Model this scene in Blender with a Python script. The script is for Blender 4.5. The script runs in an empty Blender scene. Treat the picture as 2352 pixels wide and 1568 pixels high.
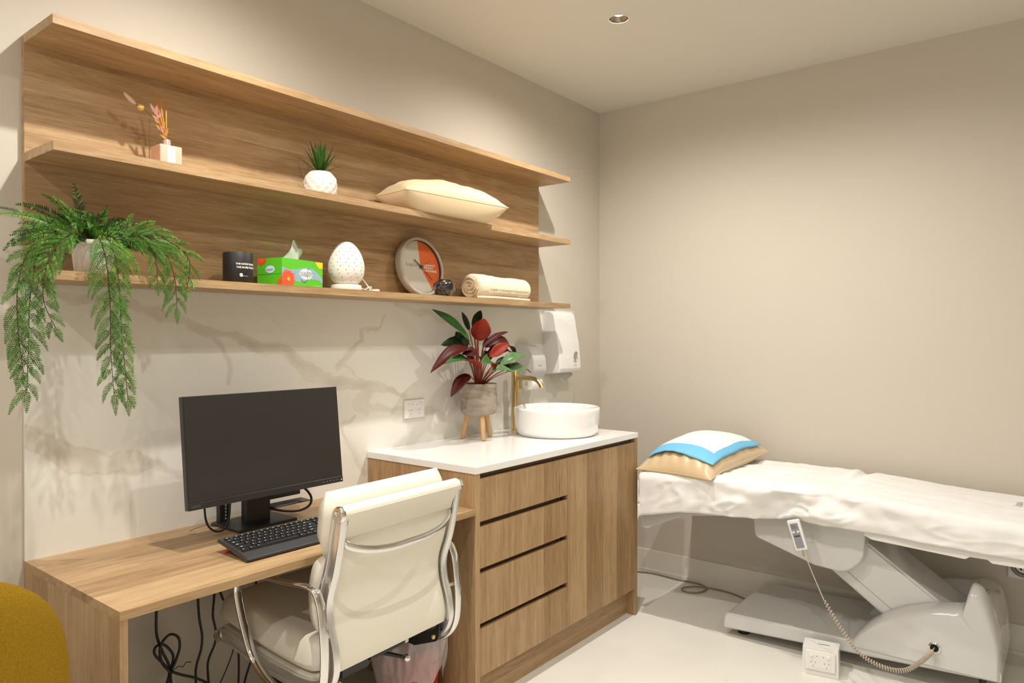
import bpy, bmesh, math, random
import numpy as np
from mathutils import Vector, Matrix, noise
C = bpy.context.scene
COL = C.collection
PI = math.pi
R = math.radians

# ------------------------------------------------------------------ camera
FPX, YAW, PITCH, CAMZ = 1639.3, 0.667, -0.0062, 1.3705
cam = bpy.data.cameras.new('camera')
cam.sensor_width = 36.0
cam.lens = 36.0 * FPX / 2352
cam.clip_start = 0.02
co = bpy.data.objects.new('camera', cam)
COL.objects.link(co)
fw = Vector((math.cos(YAW) * math.cos(PITCH), math.sin(YAW) * math.cos(PITCH), math.sin(PITCH)))
co.location = (0, 0, CAMZ)
co.rotation_euler = fw.to_track_quat('-Z', 'Y').to_euler()
C.camera = co
# ------------------------------------------------------------------ world, lights, exposure
C.view_settings.view_transform = 'Standard'
C.view_settings.look = 'None'
C.view_settings.gamma = 1
C.view_settings.use_curve_mapping = False
C.view_settings.exposure = 0.65
w = bpy.data.worlds.new('world')
C.world = w
w.use_nodes = True
w.node_tree.nodes['Background'].inputs[0].default_value = (1.0, 0.955, 0.885, 1)
w.node_tree.nodes['Background'].inputs[1].default_value = 0.70
LC = (1.0, 0.962, 0.905)
CEIL = 2.7427


def downlight_or_fill(x, y, power, size=164, blend=1.0, rad=0.017):
    l = bpy.data.lights.new('downlight_or_fill', 'SPOT')
    l.energy = power
    l.color = LC
    l.spot_size = R(size)
    l.spot_blend = blend
    l.shadow_soft_size = rad
    o = bpy.data.objects.new('downlight_or_fill', l)
    o.location = (x, y, CEIL - 0.012)
    COL.objects.link(o)


for x, y, p in [(2.71, 1.548, 56), (1.117, 1.560, 56), (2.71, 0.70, 34), (1.19, 0.80, 34), (-0.48, 1.55, 34), (-0.48, 0.2, 40), (1.1, -1.0, 34)]:  # back-row lamps at negative x are unseen, added for fill
    downlight_or_fill(x, y, p)

# ------------------------------------------------------------------ helpers
W = {}


def _setprops(o, label=None, cat=None, group=None, kind=None):
    if label: o['label'] = label
    if cat: o['category'] = cat
    if group: o['group'] = group
    if kind: o['kind'] = kind


def thing(name, label, cat, loc=(0, 0, 0), rotz=0.0, group=None):
    o = bpy.data.objects.new(name, None)
    o.empty_display_size = 0.05
    COL.objects.link(o)
    o.location = loc
    o.rotation_euler = (0, 0, rotz)
    _setprops(o, label, cat, group)
    W[o.name] = Matrix.Translation(Vector(loc)) @ Matrix.Rotation(rotz, 4, 'Z')
    return o


def obj(name, bm, mats, parent=None, label=None, cat=None, group=None, kind=None, loc=None, local=False, smooth=None, bevel=0, seg=2):
    """link bm as one mesh object. Coordinates are world unless local=True (then they are in the parent's frame)."""
    if bevel:
        edges = [e for e in bm.edges if len(e.link_faces) == 2 and e.calc_face_angle(0) > R(35)]
        bmesh.ops.bevel(bm, geom=edges, offset=bevel, segments=seg, affect='EDGES', profile=0.6, clamp_overlap=True)
    if parent is not None:
        M = W[parent.name]
        if not local:
            bm.transform(M.inverted())
        mw = M
    else:
        mw = Matrix.Translation(Vector(loc)) if loc is not None else Matrix.Identity(4)
        if loc is not None and not local:
            bm.transform(mw.inverted())
    me = bpy.data.meshes.new(name)
    bm.normal_update()
    bm.to_mesh(me)
    bm.free()
    if not isinstance(mats, (list, tuple)): mats = [mats]
    for m in mats: me.materials.append(m)
    if smooth is not None:
        me.polygons.foreach_set('use_smooth', [True] * len(me.polygons))
        try:
            if smooth < 180: me.set_sharp_from_angle(angle=R(smooth))
        except Exception:
            pass
    me.update()
    o = bpy.data.objects.new(name, me)
    COL.objects.link(o)
    if parent is not None: o.parent = parent
    elif loc is not None: o.location = loc
    W[o.name] = mw
    _setprops(o, label, cat, group, kind)
    return o


def box(bm, x0, x1, y0, y1, z0, z1, M=None, mi=0):
    vs = [bm.verts.new((x, y, z)) for z in (z0, z1) for y in (y0, y1) for x in (x0, x1)]
    if M is not None:
        for v in vs: v.co = M @ v.co
    for f in ((0, 2, 3, 1), (4, 5, 7, 6), (0, 1, 5, 4), (2, 6, 7, 3), (0, 4, 6, 2), (1, 3, 7, 5)):
        bm.faces.new([vs[i] for i in f]).material_index = mi
    return vs


def nb(): return bmesh.new()


def bx(*a, **k):
    bm = nb(); box(bm, *a, **k); return bm


def bbox(x0, x1, y0, y1, z0, z1, b=0.002, seg=2):
    bm = bx(x0, x1, y0, y1, z0, z1)
    bmesh.ops.bevel(bm, geom=list(bm.edges), offset=b, segments=seg, affect='EDGES', profile=0.6)
    return bm


def catmull(pts, n=8, closed=False):
    P = [Vector(p) for p in pts]
    out = []
    N = len(P)
    rng = range(N) if closed else range(N - 1)
    for i in rng:
        if closed:
            p0, p1, p2, p3 = P[(i - 1) % N], P[i], P[(i + 1) % N], P[(i + 2) % N]
        else:
            p0 = P[max(i - 1, 0)]; p1 = P[i]; p2 = P[i + 1]; p3 = P[min(i + 2, N - 1)]
        for k in range(n):
            t = k / n
            out.append(0.5 * ((2 * p1) + (p2 - p0) * t + (2 * p0 - 5 * p1 + 4 * p2 - p3) * t * t + (3 * p1 - p0 - 3 * p2 + p3) * t ** 3))
    if not closed: out.append(P[-1].copy())
    return out


def tube(bm, pts, rad, seg=10, closed=False, cap=True, prof=None, up=None, mi=0):
    """sweep a circle (or prof: list of (a,b)) along pts; rad float or list"""
    P = [Vector(p) for p in pts]
    N = len(P)
    prev = None
    rings = []
    for i, p in enumerate(P):
        if closed: t = P[(i + 1) % N] - P[(i - 1) % N]
        else: t = P[min(i + 1, N - 1)] - P[max(i - 1, 0)]
        if t.length < 1e-9: t = Vector((0, 0, 1))
        t.normalize()
        if up is not None:
            a = Vector(up) - t * t.dot(Vector(up)); a.normalize()
        elif prev is None:
            a = t.orthogonal().normalized()
        else:
            a = prev - t * t.dot(prev)
            if a.length < 1e-6: a = t.orthogonal()
            a.normalize()
        prev = a
        b = t.cross(a)
        r = rad[i] if isinstance(rad, (list, tuple)) else rad
        if prof: ring = [bm.verts.new(p + a * (u * r) + b * (v * r)) for u, v in prof]
        else: ring = [bm.verts.new(p + a * (math.cos(2 * PI * k / seg) * r) + b * (math.sin(2 * PI * k / seg) * r)) for k in range(seg)]
        rings.append(ring)
    S = len(rings[0])
    for i in range(N if closed else N - 1):
        A, B = rings[i], rings[(i + 1) % N]
        for k in range(S):
            bm.faces.new((A[k], A[(k + 1) % S], B[(k + 1) % S], B[k])).material_index = mi
    if cap and not closed:
        bm.faces.new(rings[0][::-1]).material_index = mi
        bm.faces.new(rings[-1]).material_index = mi
    return rings


def lathe(bm, prof, seg=48, M=None, mi=0):
    """prof list of (r,z) from bottom/outer ... ; closes at r==0"""
    rings = []
    for r, z in prof:
        if r < 1e-6:
            v = bm.verts.new((0, 0, z)); rings.append([v])
        else:
            rings.append([bm.verts.new((r * math.cos(2 * PI * k / seg), r * math.sin(2 * PI * k / seg), z)) for k in range(seg)])
    if M is not None:
        for rg in rings:
            for v in rg: v.co = M @ v.co
    for A, B in zip(rings, rings[1:]):
        for k in range(seg):
            k2 = (k + 1) % seg
            if len(A) == 1 and len(B) == 1: continue
            if len(A) == 1: f = bm.faces.new((A[0], B[k2], B[k]))
            elif len(B) == 1: f = bm.faces.new((A[k], A[k2], B[0]))
            else: f = bm.faces.new((A[k], A[k2], B[k2], B[k]))
            f.material_index = mi
    return rings


def prism(bm, poly, h0, h1, M=None, mi=0):
    """poly in local xy, extruded along z"""
    a = [bm.verts.new((x, y, h0)) for x, y in poly]
    b = [bm.verts.new((x, y, h1)) for x, y in poly]
    if M is not None:
        for v in a + b: v.co = M @ v.co
    n = len(poly)
    fs = [bm.faces.new(a[::-1]), bm.faces.new(b)]
    for i in range(n): fs.append(bm.faces.new((a[i], a[(i + 1) % n], b[(i + 1) % n], b[i])))
    for f in fs: f.material_index = mi
    return fs


def sideprism(bm, poly_yz, x0, x1, mi=0):
    M = Matrix(((0, 0, 1, 0), (1, 0, 0, 0), (0, 1, 0, 0), (0, 0, 0, 1)))
    return prism(bm, poly_yz, x0, x1, M, mi)


def roundpoly(poly, rads, seg=6):
    out = []
    n = len(poly)
    for i in range(n):
        p = Vector(poly[i]).to_2d() if len(poly[i]) > 2 else Vector((poly[i][0], poly[i][1]))
        a = Vector(poly[i - 1]) ; b = Vector(poly[(i + 1) % n])
        r = rads[i] if isinstance(rads, (list, tuple)) else rads
        if r <= 0: out.append((p.x, p.y)); continue
        da = (a - p); db = (b - p)
        la, lb = da.length, db.length
        da.normalize(); db.normalize()
        ang = da.angle(db)
        d = min(r / max(math.tan(ang / 2), 1e-3), la * 0.48, lb * 0.48)
        s, e = p + da * d, p + db * d
        for k in range(seg + 1):
            t = k / seg
            q = s * (1 - t) ** 2 + p * 2 * t * (1 - t) + e * t * t
            out.append((q.x, q.y))
    return out


def fix(bm):
    bmesh.ops.recalc_face_normals(bm, faces=bm.faces)
    return bm


def textbm(body, size, extrude=0.0004, align='CENTER', M=None, bold=0.0):
    cu = bpy.data.curves.new('t', 'FONT')
    cu.body = body; cu.size = size; cu.extrude = extrude; cu.align_x = align; cu.align_y = 'CENTER'
    cu.resolution_u = 2
    cu.offset = bold
    o = bpy.data.objects.new('t', cu)
    COL.objects.link(o)
    dg = bpy.context.evaluated_depsgraph_get()
    me = bpy.data.meshes.new_from_object(o.evaluated_get(dg))
    bm = nb(); bm.from_mesh(me)
    bpy.data.objects.remove(o); bpy.data.meshes.remove(me); bpy.data.curves.remove(cu)
    if M is not None: bm.transform(M)
    return bm


def join(bm, other):
    me = bpy.data.meshes.new('j'); other.to_mesh(me); other.free(); bm.from_mesh(me); bpy.data.meshes.remove(me)
    return bm


# ------------------------------------------------------------------ materials
def srgb(r, g, b):
    f = lambda c: (c / 255 / 12.92) if c / 255 <= 0.04045 else ((c / 255 + 0.055) / 1.055) ** 2.4
    return (f(r), f(g), f(b), 1)


def base(name):
    m = bpy.data.materials.new(name)
    m.use_nodes = True
    nt = m.node_tree
    return m, nt, nt.nodes['Principled BSDF']


def N(nt, t, **k):
    n = nt.nodes.new(t)
    for a, b in k.items(): setattr(n, a, b)
    return n


def plain(name, col, rough=0.5, metal=0.0, spec=0.5, bump=0.0, bscale=200, var=0.0, vscale=6, coat=0.0, trans=0.0, sheen=0.0, sss=0.0):
    m, nt, b = base(name)
    b.inputs['Roughness'].default_value = rough
    b.inputs['Metallic'].default_value = metal
    b.inputs['Specular IOR Level'].default_value = 0.22 if name.startswith(('fern', 'leaf')) else spec
    b.inputs['Coat Weight'].default_value = coat
    b.inputs['Coat Roughness'].default_value = 0.06
    b.inputs['Transmission Weight'].default_value = trans
    b.inputs['Sheen Weight'].default_value = sheen
    if sss:
        b.inputs['Subsurface Weight'].default_value = sss
        b.inputs['Subsurface Radius'].default_value = (0.02, 0.012, 0.008)
        b.inputs['Subsurface Scale'].default_value = 0.5
    tc = N(nt, 'ShaderNodeTexCoord')
    nz = N(nt, 'ShaderNodeTexNoise')
    nz.inputs['Scale'].default_value = vscale
    nz.inputs['Detail'].default_value = 4
    nt.links.new(tc.outputs['Object'], nz.inputs['Vector'])
    mix = N(nt, 'ShaderNodeMix', data_type='RGBA')
    v = max(var, 0.015)
    mix.inputs[6].default_value = tuple(c * (1 - v) for c in col[:3]) + (1,)
    mix.inputs[7].default_value = tuple(min(1, c * (1 + v)) for c in col[:3]) + (1,)
    nt.links.new(nz.outputs['Fac'], mix.inputs[0])
    nt.links.new(mix.outputs[2], b.inputs['Base Color'])
    if bump:
        n2 = N(nt, 'ShaderNodeTexNoise'); n2.inputs['Scale'].default_value = bscale; n2.inputs['Detail'].default_value = 3
        nt.links.new(tc.outputs['Object'], n2.inputs['Vector'])
        bp = N(nt, 'ShaderNodeBump'); bp.inputs['Strength'].default_value = bump; bp.inputs['Distance'].default_value = 0.002
        nt.links.new(n2.outputs['Fac'], bp.inputs['Height'])
        nt.links.new(bp.outputs['Normal'], b.inputs['Normal'])
    return m


def wood(name, axis='X', dark=(0.235, 0.132, 0.054), light=(0.60, 0.41, 0.222), rough=0.42, plank=0.11, seed=0.0, cath=1.0):
    """oak laminate with grain running along axis; planks stacked across it"""
    m, nt, b = base(name)
    b.inputs['Roughness'].default_value = rough
    b.inputs['Specular IOR Level'].default_value = 0.35
    L = nt.links.new
    tc = N(nt, 'ShaderNodeTexCoord')
    sep = N(nt, 'ShaderNodeSeparateXYZ')
    L(tc.outputs['Object'], sep.inputs[0])
    # g: along grain, p: across (plank direction), q: other across
    if axis == 'X': g, p, q = 0, 2, 1
    elif axis == 'XY': g, p, q = 0, 1, 2     # horizontal board: planks across y
    elif axis == 'Y': g, p, q = 1, 2, 0
    else: g, p, q = 2, 0, 1                  # vertical grain, planks across x (and y)

    def math2(op, a, bv):
        n = N(nt, 'ShaderNodeMath', operation=op)
        if hasattr(a, 'links') or hasattr(a, 'is_linked'): L(a, n.inputs[0])
        else: n.inputs[0].default_value = a
        if hasattr(bv, 'links') or hasattr(bv, 'is_linked'): L(bv, n.inputs[1])
        else: n.inputs[1].default_value = bv
        return n.outputs[0]
    G, Pc, Q = sep.outputs[g], sep.outputs[p], sep.outputs[q]
    cross = math2('ADD', Pc, Q)
    idx = math2('FLOOR', math2('DIVIDE', math2('ADD', cross, 3.37 + seed), plank), 0)
    off = math2('MULTIPLY', idx, 3.731)

    def noise3(sg, sp, sq, detail, dist=0.0, addoff=True, rough_=0.6):
        cb = N(nt, 'ShaderNodeCombineXYZ')
        a = math2('MULTIPLY', G, sg)
        if addoff: a = math2('ADD', a, off)
        L(a, cb.inputs[0]); L(math2('MULTIPLY', Pc, sp), cb.inputs[1]); L(math2('MULTIPLY', Q, sq), cb.inputs[2])
        n = N(nt, 'ShaderNodeTexNoise')
        n.inputs['Scale'].default_value = 1.0; n.inputs['Detail'].default_value = detail
        n.inputs['Roughness'].default_value = rough_; n.inputs['Distortion'].default_value = dist
        L(cb.outputs[0], n.inputs['Vector'])
        return n.outputs['Fac']
    broad = noise3(1.3, 14, 14, 3, 0.9)
    # cathedral figure: contour bands of a broad stretched field
    field = noise3(0.9, 7, 7, 2, 1.2)
    band = math2('MULTIPLY', field, 26 * cath)
    sine = N(nt, 'ShaderNodeMath', operation='SINE'); L(band, sine.inputs[0])
    fine = noise3(7, 330, 330, 4, 0.4)
    fib = noise3(14, 110, 110, 3, 0.6)
    wn = N(nt, 'ShaderNodeTexWhiteNoise', noise_dimensions='1D'); L(idx, wn.inputs['W'])
    s = math2('MULTIPLY', broad, 0.55)
    s = math2('ADD', s, math2('MULTIPLY', sine.outputs[0], 0.055))
    s = math2('ADD', s, math2('MULTIPLY', fine, 0.75))
    s = math2('ADD', s, math2('MULTIPLY', fib, 0.40))
    s = math2('ADD', s, math2('MULTIPLY', wn.outputs['Value'], 0.26))
    fr0 = N(nt, 'ShaderNodeMath', operation='FRACT'); L(math2('DIVIDE', math2('ADD', cross, 3.37 + seed), plank), fr0.inputs[0])
    joint = math2('LESS_THAN', fr0.outputs[0], 0.018)
    s = math2('ADD', s, math2('MULTIPLY', joint, 0.16))
    s = math2('SUBTRACT', s, 0.99)
    s = math2('ADD', math2('MULTIPLY', s, 1.25), 0.5)
    cr = N(nt, 'ShaderNodeValToRGB')
    cr.color_ramp.elements[0].color = dark + (1,)
    cr.color_ramp.elements[0].position = 0.05
    cr.color_ramp.elements[1].color = light + (1,)
    cr.color_ramp.elements[1].position = 0.95
    L(s, cr.inputs[0])
    L(cr.outputs[0], b.inputs['Base Color'])
    bp = N(nt, 'ShaderNodeBump'); bp.inputs['Strength'].default_value = 0.12; bp.inputs['Distance'].default_value = 0.001
    L(fine, bp.inputs['Height']); L(bp.outputs[0], b.inputs['Normal'])
    return m


M_wall = plain('wall_paint', (0.595, 0.540, 0.455, 1), 0.75, bump=0.04, bscale=400)
M_ceil = plain('ceiling_paint', (0.725, 0.685, 0.61, 1), 0.85)
M_skirt = plain('skirting_paint', (0.74, 0.70, 0.62, 1), 0.35)
M_wood_h = wood('oak_horizontal', 'X', plank=0.105)
M_wood_top = wood('oak_board', 'XY', plank=0.12, seed=0.3)
M_wood_v = wood('oak_vertical', 'Z', plank=0.118, seed=0.1, cath=0.35)
M_wood_v2 = wood('oak_vertical_side', 'Z', plank=0.125, seed=0.63, cath=0.35)
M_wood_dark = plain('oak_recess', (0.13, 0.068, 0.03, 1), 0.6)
M_quartz = plain('white_quartz', (0.86, 0.84, 0.80, 1), 0.16, var=0.02, vscale=60)
M_ceramic = plain('white_ceramic', (0.88, 0.87, 0.84, 1), 0.12, coat=0.5)
M_brass = plain('brushed_brass', (0.62, 0.47, 0.22, 1), 0.27, metal=1.0)
M_chrome = plain('chrome', (0.80, 0.80, 0.80, 1), 0.07, metal=1.0)
M_alu = plain('polished_aluminium', (0.80, 0.80, 0.79, 1), 0.24, metal=0.8)
M_black = plain('black_plastic', (0.012, 0.012, 0.013, 1), 0.42)
M_blacks = plain('black_satin', (0.02, 0.019, 0.018, 1), 0.3)
M_screen = plain('monitor_screen', (0.022, 0.020, 0.018, 1), 0.34)
M_key = plain('key_plastic', (0.016, 0.016, 0.017, 1), 0.45)
M_kbody = plain('keyboard_plastic', (0.035, 0.035, 0.037, 1), 0.4)
M_rubber = plain('cable_rubber', (0.010, 0.010, 0.011, 1), 0.5)
M_white = plain('white_plastic', (0.80, 0.78, 0.74, 1), 0.28)
M_whiteg = plain('glossy_white_shell', (0.58, 0.57, 0.55, 1), 0.13, coat=0.6)
M_leather = plain('cream_leather', (0.80, 0.755, 0.64, 1), 0.38, bump=0.06, bscale=350)
M_sheet = plain('white_nonwoven_sheet', (0.79, 0.775, 0.745, 1), 0.75, bump=0.15, bscale=500)
M_satin = plain('gold_satin', (0.62, 0.46, 0.27, 1), 0.36, bump=0.05, bscale=60, sheen=0.3)
M_cush = plain('cream_cushion', (0.74, 0.56, 0.34, 1), 0.6, bump=0.08, bscale=600, sheen=0.2)
M_blue = plain('blue_backing', (0.16, 0.50, 0.78, 1), 0.5)
M_pad = plain('white_absorbent_pad', (0.82, 0.84, 0.82, 1), 0.6)
M_legwood = plain('beech_leg', (0.60, 0.37, 0.17, 1), 0.5, var=0.1, vscale=30)
M_soil = plain('dark_soil', (0.03, 0.018, 0.010, 1), 0.9, bump=0.5)
M_leafg = plain('leaf_green', (0.03, 0.10, 0.018, 1), 0.42, var=0.5, vscale=45)
M_leafd = plain('leaf_dark_green', (0.012, 0.035, 0.012, 1), 0.3, var=0.4, vscale=45)
M_leafr = plain('leaf_red', (0.24, 0.022, 0.008, 1), 0.5, var=0.3, vscale=30)
M_leafdr = plain('leaf_maroon', (0.060, 0.007, 0.005, 1), 0.45, var=0.3, vscale=30)
M_leafv = plain('leaf_variegated', (0.10, 0.19, 0.075, 1), 0.3, var=0.8, vscale=55)
M_stemr = plain('red_stem', (0.22, 0.04, 0.018, 1), 0.4)
M_fern = plain('fern_green', (0.050, 0.150, 0.012, 1), 0.45, var=0.5, vscale=18)
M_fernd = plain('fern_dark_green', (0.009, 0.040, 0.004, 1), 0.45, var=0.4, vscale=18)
M_fernl = plain('fern_light_green', (0.105, 0.240, 0.025, 1), 0.42, var=0.4, vscale=18)
M_fstem = plain('fern_stem', (0.05, 0.03, 0.012, 1), 0.6)
M_succ = plain('succulent_green', (0.05, 0.15, 0.012, 1), 0.4, var=0.5, vscale=30)
M_potwhite = plain('white_pot', (0.74, 0.69, 0.62, 1), 0.5)
M_matwhite = plain('matt_white_ceramic', (0.82, 0.77, 0.69, 1), 0.6)
M_orange = plain('clock_orange', (0.72, 0.13, 0.02, 1), 0.5)
M_clockface = plain('clock_face', (0.60, 0.56, 0.46, 1), 0.5)
M_silver = plain('silver_rim', (0.50, 0.45, 0.38, 1), 0.35, metal=0.15)
M_darkgrey = plain('dark_grey', (0.05, 0.042, 0.035, 1), 0.5)
M_ink = plain('white_ink', (0.80, 0.78, 0.74, 1), 0.6)
M_greyink = plain('grey_ink', (0.30, 0.29, 0.26, 1), 0.6)
M_green = plain('box_green', (0.10, 0.50, 0.02, 1), 0.4)
M_greend = plain('box_dark_green', (0.02, 0.42, 0.01, 1), 0.4)
M_skyb = plain('box_pale_blue', (0.55, 0.76, 0.97, 1), 0.45, var=0.12, vscale=40)
M_flower = plain('box_red_flower', (0.80, 0.09, 0.03, 1), 0.5, var=0.25, vscale=150)
M_fcore = plain('box_orange_core', (0.95, 0.36, 0.04, 1), 0.5)
M_yellow = plain('box_yellow_flower', (0.90, 0.62, 0.01, 1), 0.5)
M_tissue = plain('tissue_paper', (0.86, 0.85, 0.80, 1), 0.8)
M_pinkg = plain('frosted_pink_glass', (0.80, 0.47, 0.36, 1), 0.25, sss=0.3)
M_reed = plain('orange_reed', (0.80, 0.28, 0.02, 1), 0.6)
M_petal = plain('dried_pink_petal', (0.62, 0.34, 0.26, 1), 0.7)
M_petaly = plain('dried_yellow_petal', (0.70, 0.42, 0.10, 1), 0.7)
M_pampas = plain('dried_grass_head', (0.68, 0.47, 0.33, 1), 0.9)
M_candle = plain('matt_black_jar', (0.012, 0.010, 0.009, 1), 0.5)
M_gem = plain('glossy_black_glass', (0.004, 0.004, 0.005, 1), 0.05, spec=0.8, coat=1.0)
M_towel = plain('cream_terry', (0.80, 0.69, 0.50, 1), 0.95, bump=0.9, bscale=260, sheen=0.4)
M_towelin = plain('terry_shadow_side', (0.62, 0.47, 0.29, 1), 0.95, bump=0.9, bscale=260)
M_lens = plain('grey_label', (0.25, 0.27, 0.30, 1), 0.4)
M_dark = plain('black_void', (0.004, 0.004, 0.004, 1), 0.8)
M_red = plain('red_bin_plastic', (0.42, 0.004, 0.006, 1), 0.35)
M_cord = plain('beige_cord', (0.50, 0.42, 0.32, 1), 0.5)
M_greyc = plain('grey_cable', (0.26, 0.23, 0.17, 1), 0.5)
M_smoke = plain('smoked_chrome_plastic', (0.60, 0.60, 0.58, 1), 0.12, metal=0.35)
M_yelcab = plain('yellow_cable', (0.62, 0.36, 0.02, 1), 0.5)
M_redp = plain('red_rubber', (0.6, 0.05, 0.01, 1), 0.5)


def fabric_yellow():
    m, nt, b = base('mustard_weave')
    L = nt.links.new
    tc = N(nt, 'ShaderNodeTexCoord')
    wv = N(nt, 'ShaderNodeTexWave', bands_direction='DIAGONAL'); wv.inputs['Scale'].default_value = 300; wv.inputs['Distortion'].default_value = 1.2; wv.inputs['Detail'].default_value = 3; wv.inputs['Detail Scale'].default_value = 2
    nz = N(nt, 'ShaderNodeTexNoise'); nz.inputs['Scale'].default_value = 260; nz.inputs['Detail'].default_value = 2
    L(tc.outputs['Object'], wv.inputs['Vector']); L(tc.outputs['Object'], nz.inputs['Vector'])
    ad = N(nt, 'ShaderNodeMath', operation='ADD'); L(wv.outputs['Fac'], ad.inputs[0]); L(nz.outputs['Fac'], ad.inputs[1])
    cr = N(nt, 'ShaderNodeValToRGB')
    cr.color_ramp.elements[0].position = 0.35; cr.color_ramp.elements[0].color = (0.17, 0.085, 0.002, 1)
    cr.color_ramp.elements[1].position = 1.0; cr.color_ramp.elements[1].color = (0.42, 0.26, 0.018, 1)
    mu = N(nt, 'ShaderNodeMath', operation='MULTIPLY'); mu.inputs[1].default_value = 0.6
    L(ad.outputs[0], mu.inputs[0]); L(mu.outputs[0], cr.inputs[0]); L(cr.outputs[0], b.inputs['Base Color'])
    b.inputs['Roughness'].default_value = 0.9
    b.inputs['Sheen Weight'].default_value = 0.0
    b.inputs['Specular IOR Level'].default_value = 0.1
    bp = N(nt, 'ShaderNodeBump'); bp.inputs['Strength'].default_value = 0.5; bp.inputs['Distance'].default_value = 0.0015
    L(ad.outputs[0], bp.inputs['Height']); L(bp.outputs[0], b.inputs['Normal'])
    return m


M_mustard = fabric_yellow()


def floor_mat():
    m, nt, b = base('pale_vinyl_floor')
    L = nt.links.new
    tc = N(nt, 'ShaderNodeTexCoord')
    n1 = N(nt, 'ShaderNodeTexNoise'); n1.inputs['Scale'].default_value = 2.5; n1.inputs['Detail'].default_value = 6
    L(tc.outputs['Object'], n1.inputs['Vector'])
    cr = N(nt, 'ShaderNodeValToRGB')
    cr.color_ramp.elements[0].position = 0.3; cr.color_ramp.elements[0].color = (0.72, 0.69, 0.62, 1)
    cr.color_ramp.elements[1].position = 0.75; cr.color_ramp.elements[1].color = (0.79, 0.76, 0.69, 1)
    L(n1.outputs['Fac'], cr.inputs[0])
    vo = N(nt, 'ShaderNodeTexVoronoi'); vo.inputs['Scale'].default_value = 16
    L(tc.outputs['Object'], vo.inputs['Vector'])
    lt = N(nt, 'ShaderNodeMath', operation='LESS_THAN'); lt.inputs[1].default_value = 0.045
    L(vo.outputs['Distance'], lt.inputs[0])
    mx = N(nt, 'ShaderNodeMix', data_type='RGBA')
    mx.inputs[7].default_value = (0.42, 0.33, 0.22, 1)
    ms = N(nt, 'ShaderNodeMath', operation='MULTIPLY'); ms.inputs[1].default_value = 0.6
    L(lt.outputs[0], ms.inputs[0]); L(ms.outputs[0], mx.inputs[0]); L(cr.outputs[0], mx.inputs[6])
    L(mx.outputs[2], b.inputs['Base Color'])
    b.inputs['Roughness'].default_value = 0.45
    return m


M_floor = floor_mat()


def concrete_mat():
    m, nt, b = base('washed_concrete')
    L = nt.links.new
    tc = N(nt, 'ShaderNodeTexCoord')
    mp = N(nt, 'ShaderNodeMapping'); mp.inputs['Scale'].default_value = (9, 9, 26)
    L(tc.outputs['Object'], mp.inputs[0])
    n1 = N(nt, 'ShaderNodeTexNoise'); n1.inputs['Scale'].default_value = 2.0; n1.inputs['Detail'].default_value = 6; n1.inputs['Distortion'].default_value = 0.6
    L(mp.outputs[0], n1.inputs['Vector'])
    cr = N(nt, 'ShaderNodeValToRGB')
    cr.color_ramp.elements[0].position = 0.3; cr.color_ramp.elements[0].color = (0.26, 0.21, 0.16, 1)
    cr.color_ramp.elements[1].position = 0.7; cr.color_ramp.elements[1].color = (0.42, 0.355, 0.29, 1)
    L(n1.outputs['Fac'], cr.inputs[0]); L(cr.outputs[0], b.inputs['Base Color'])
    b.inputs['Roughness'].default_value = 0.8
    return m


M_concrete = concrete_mat()


def bag_mat():
    m, nt, b = base('thin_white_film')
    L = nt.links.new
    b.inputs['Base Color'].default_value = (0.84, 0.78, 0.75, 1)
    b.inputs['Roughness'].default_value = 0.25
    tr = N(nt, 'ShaderNodeBsdfTransparent')
    tl = N(nt, 'ShaderNodeBsdfTranslucent'); tl.inputs[0].default_value = (0.8, 0.72, 0.68, 1)
    m1 = N(nt, 'ShaderNodeMixShader'); m1.inputs[0].default_value = 0.35
    m2 = N(nt, 'ShaderNodeMixShader'); m2.inputs[0].default_value = 0.36
    L(b.outputs[0], m1.inputs[1]); L(tl.outputs[0], m1.inputs[2])
    L(m1.outputs[0], m2.inputs[1]); L(tr.outputs[0], m2.inputs[2])
    L(m2.outputs[0], nt.nodes['Material Output'].inputs[0])
    return m


M_bag = bag_mat()


def emit_mat(name, col, s):
    m, nt, b = base(name)
    b.inputs['Emission Color'].default_value = col
    b.inputs['Emission Strength'].default_value = s
    return m


M_lampglow = emit_mat('lamp_glow', (1, 0.93, 0.8, 1), 14)
M_led = emit_mat('power_led', (1, 0.8, 0.5, 1), 2.5)

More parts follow.
